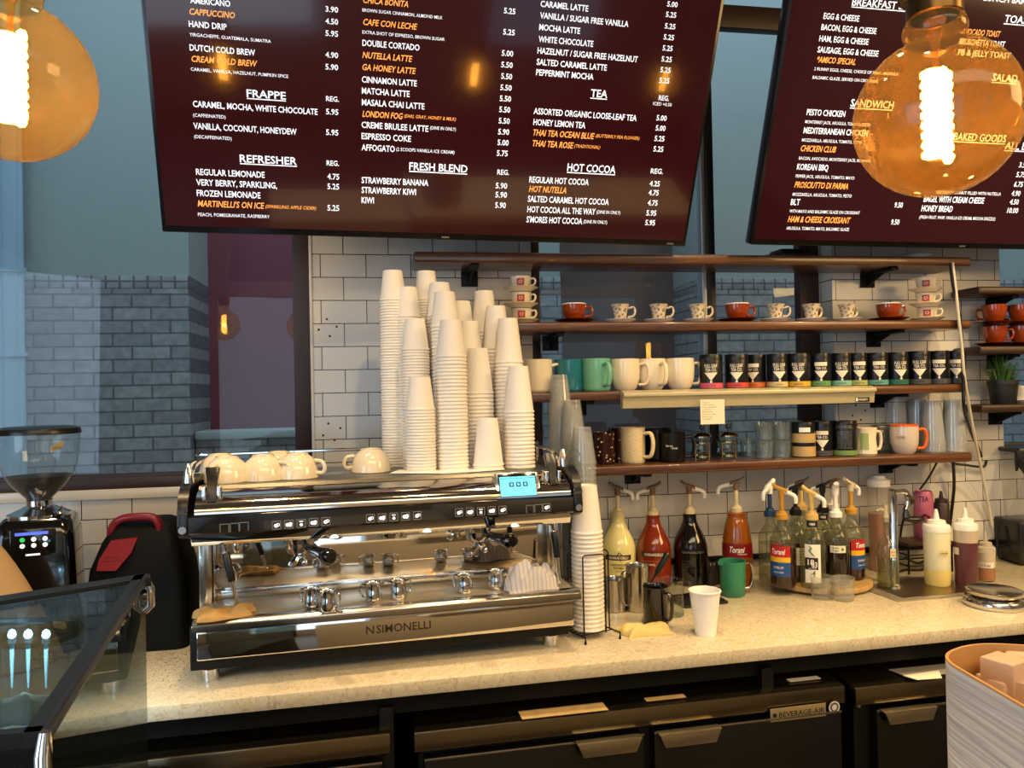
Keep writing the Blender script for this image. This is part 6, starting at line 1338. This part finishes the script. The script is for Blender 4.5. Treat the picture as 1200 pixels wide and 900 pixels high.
for v in bm_.verts:
    k = 1+.10*math.sin(9*v.co.x+3*v.co.y)+.08*math.sin(13*v.co.y+7*v.co.z)+rnd.uniform(-.03, .03); v.co = V((v.co.x*.060*k, v.co.y*.045*k, max(v.co.z, -.2)*.030*k+.006))
me = bpy.data.meshes.new('scone'); bm_.to_mesh(me); bm_.free(); me.materials.append(M('scone_crust', 'd8cbb0', .85, bump=.8, bscale=120))
o = bpy.data.objects.new('scone', me); COL.objects.link(o); o.location = P+V((-.02, .0, .0005)); o['label'] = 'pale crumbly scone on the glass shelf inside the display case'; o['category'] = 'pastry'
for p in me.polygons: p.use_smooth = True

# ================================================================== WOVEN BOX AT THE RIGHT FRONT
ZX = 1.37
c_ = [atZ(x, y, ZX) for x, y in ((1097, 768), (1262, 864), (1320, 762), (1140, 752))]
o_ = sum(c_, V())/4; o_.z = 0
ctr = [V((p.x-o_.x, p.y-o_.y, 0)) for p in c_]
def round_poly(P, r, n=8):
    out = []
    for i in range(len(P)):
        a, p, c = P[i-1], P[i], P[(i+1) % len(P)]; u = (a-p).normalized(); v = (c-p).normalized(); rr = min(r, (a-p).length*.45, (c-p).length*.45)
        for k in range(n+1): q = k/n; s0 = p+u*rr; s1 = p+v*rr; out.append(s0*(1-q)**2+p*2*q*(1-q)+s1*q*q)
    return out
outer = round_poly(ctr, .035); area2 = sum(outer[i].x*outer[(i+1) % len(outer)].y-outer[(i+1) % len(outer)].x*outer[i].y for i in range(len(outer)))
inner = [p*.955 for p in outer]; HB = .205; zb = ZX-HB
up = lambda P, z, k=1: [V((p.x*k, p.y*k, z)) for p in P]
b = MB(); b.loft([up(outer, 0), up(outer, HB*.5), up(outer, HB-.002)], cap=False); b._add(up(outer, 0), [tuple(range(len(outer)))])
t = thing('wooden_box', 'grey wood-grain box with a tan inside, holding cubes, at the lower right', 'box', (o_.x, o_.y, zb), 0)
GRYW = woodmat('grey_grain', '8a8785', 'cfcbc8', .75, (3, 3, 120), 1.2, .9); part('outer_wall', b, GRYW, t, 'grey grained outside')
b = MB(); b.loft([up(outer, HB-.002), up(outer, HB), up(inner, HB), up(inner, .02)], cap=False); b._add(up(inner, .02), [tuple(range(len(inner)))])
part('lining', b, M('tan_lining', 'b98a50', .6, var=.06, bscale=8), t, 'tan lining and rim')
SUG = M('pale_cube', 'c9a98a', .7, bump=.3, bscale=200, var=.05)
for k, (px, py, z, a, s_, lab) in enumerate(((1178, 790, ZX-.02, .35, .017, 'pale wooden cube standing highest in the grey box'), (1174, 812, ZX-.04, .12, .017, 'pale wooden cube lying in front of the highest one in the grey box'), (1196, 812, ZX-.035, .5, .016, 'pale wooden cube cut by the right edge of the picture in the grey box'), (1199, 782, ZX-.022, .8, .016, 'pale wooden cube behind the highest one in the grey box'))):
    P = atZ(px, py, z); b = MB(); b.box(-s_, s_, -s_, s_, -s_, s_, .003); solo('wooden_cube', b, SUG, lab, 'cube', P, a, 'pale cubes in the grey box')
b = MB(); q = [p*.94 for p in inner]; b.loft([[V((p.x, p.y, zb+.021)) for p in q], [V((p.x, p.y, ZX-.058)) for p in q]]); b = b
solo('packing_paper', b, M('tan_filling', 'a87c48', .8, bump=.6, bscale=30), 'tan packing filling under the cubes in the grey box', 'filling', (o_.x, o_.y, 0))
b = MB(); b.box(.45, 2.2, -2.35, -1.93, zb-.06, zb-.0005, .004); b.box(-.3, 2.2, -2.3, -1.98, 0, zb-.06)
solo('service_counter', b, M('beige_laminate', 'e2d6bf', .5), 'beige service counter carrying the grey box, just below the picture', 'counter')

# ground coffee spilled on the worktop left of the machine
b = MB(); rnd = random.Random(17)
for k in range(420):
    P = K(203+rnd.gauss(0, 16), 772+rnd.gauss(0, 13)); r = rnd.uniform(.0006, .0019)
    if P.y > -.10 or P.y < edge(P.x)+.01: continue
    b._add([P+V((r*math.cos(a), r*math.sin(a), .0002)) for a in (0, 2.1, 4.2)]+[P+V((0, 0, r))], [(0, 1, 3), (1, 2, 3), (2, 0, 3), (2, 1, 0)], 0, False)
solo('coffee_grounds', b, M('grounds', '2a170c', .9), 'spilled dark coffee grounds on the worktop left of the espresso machine', 'coffee grounds', (0, 0, 0), 0, None, 'stuff')
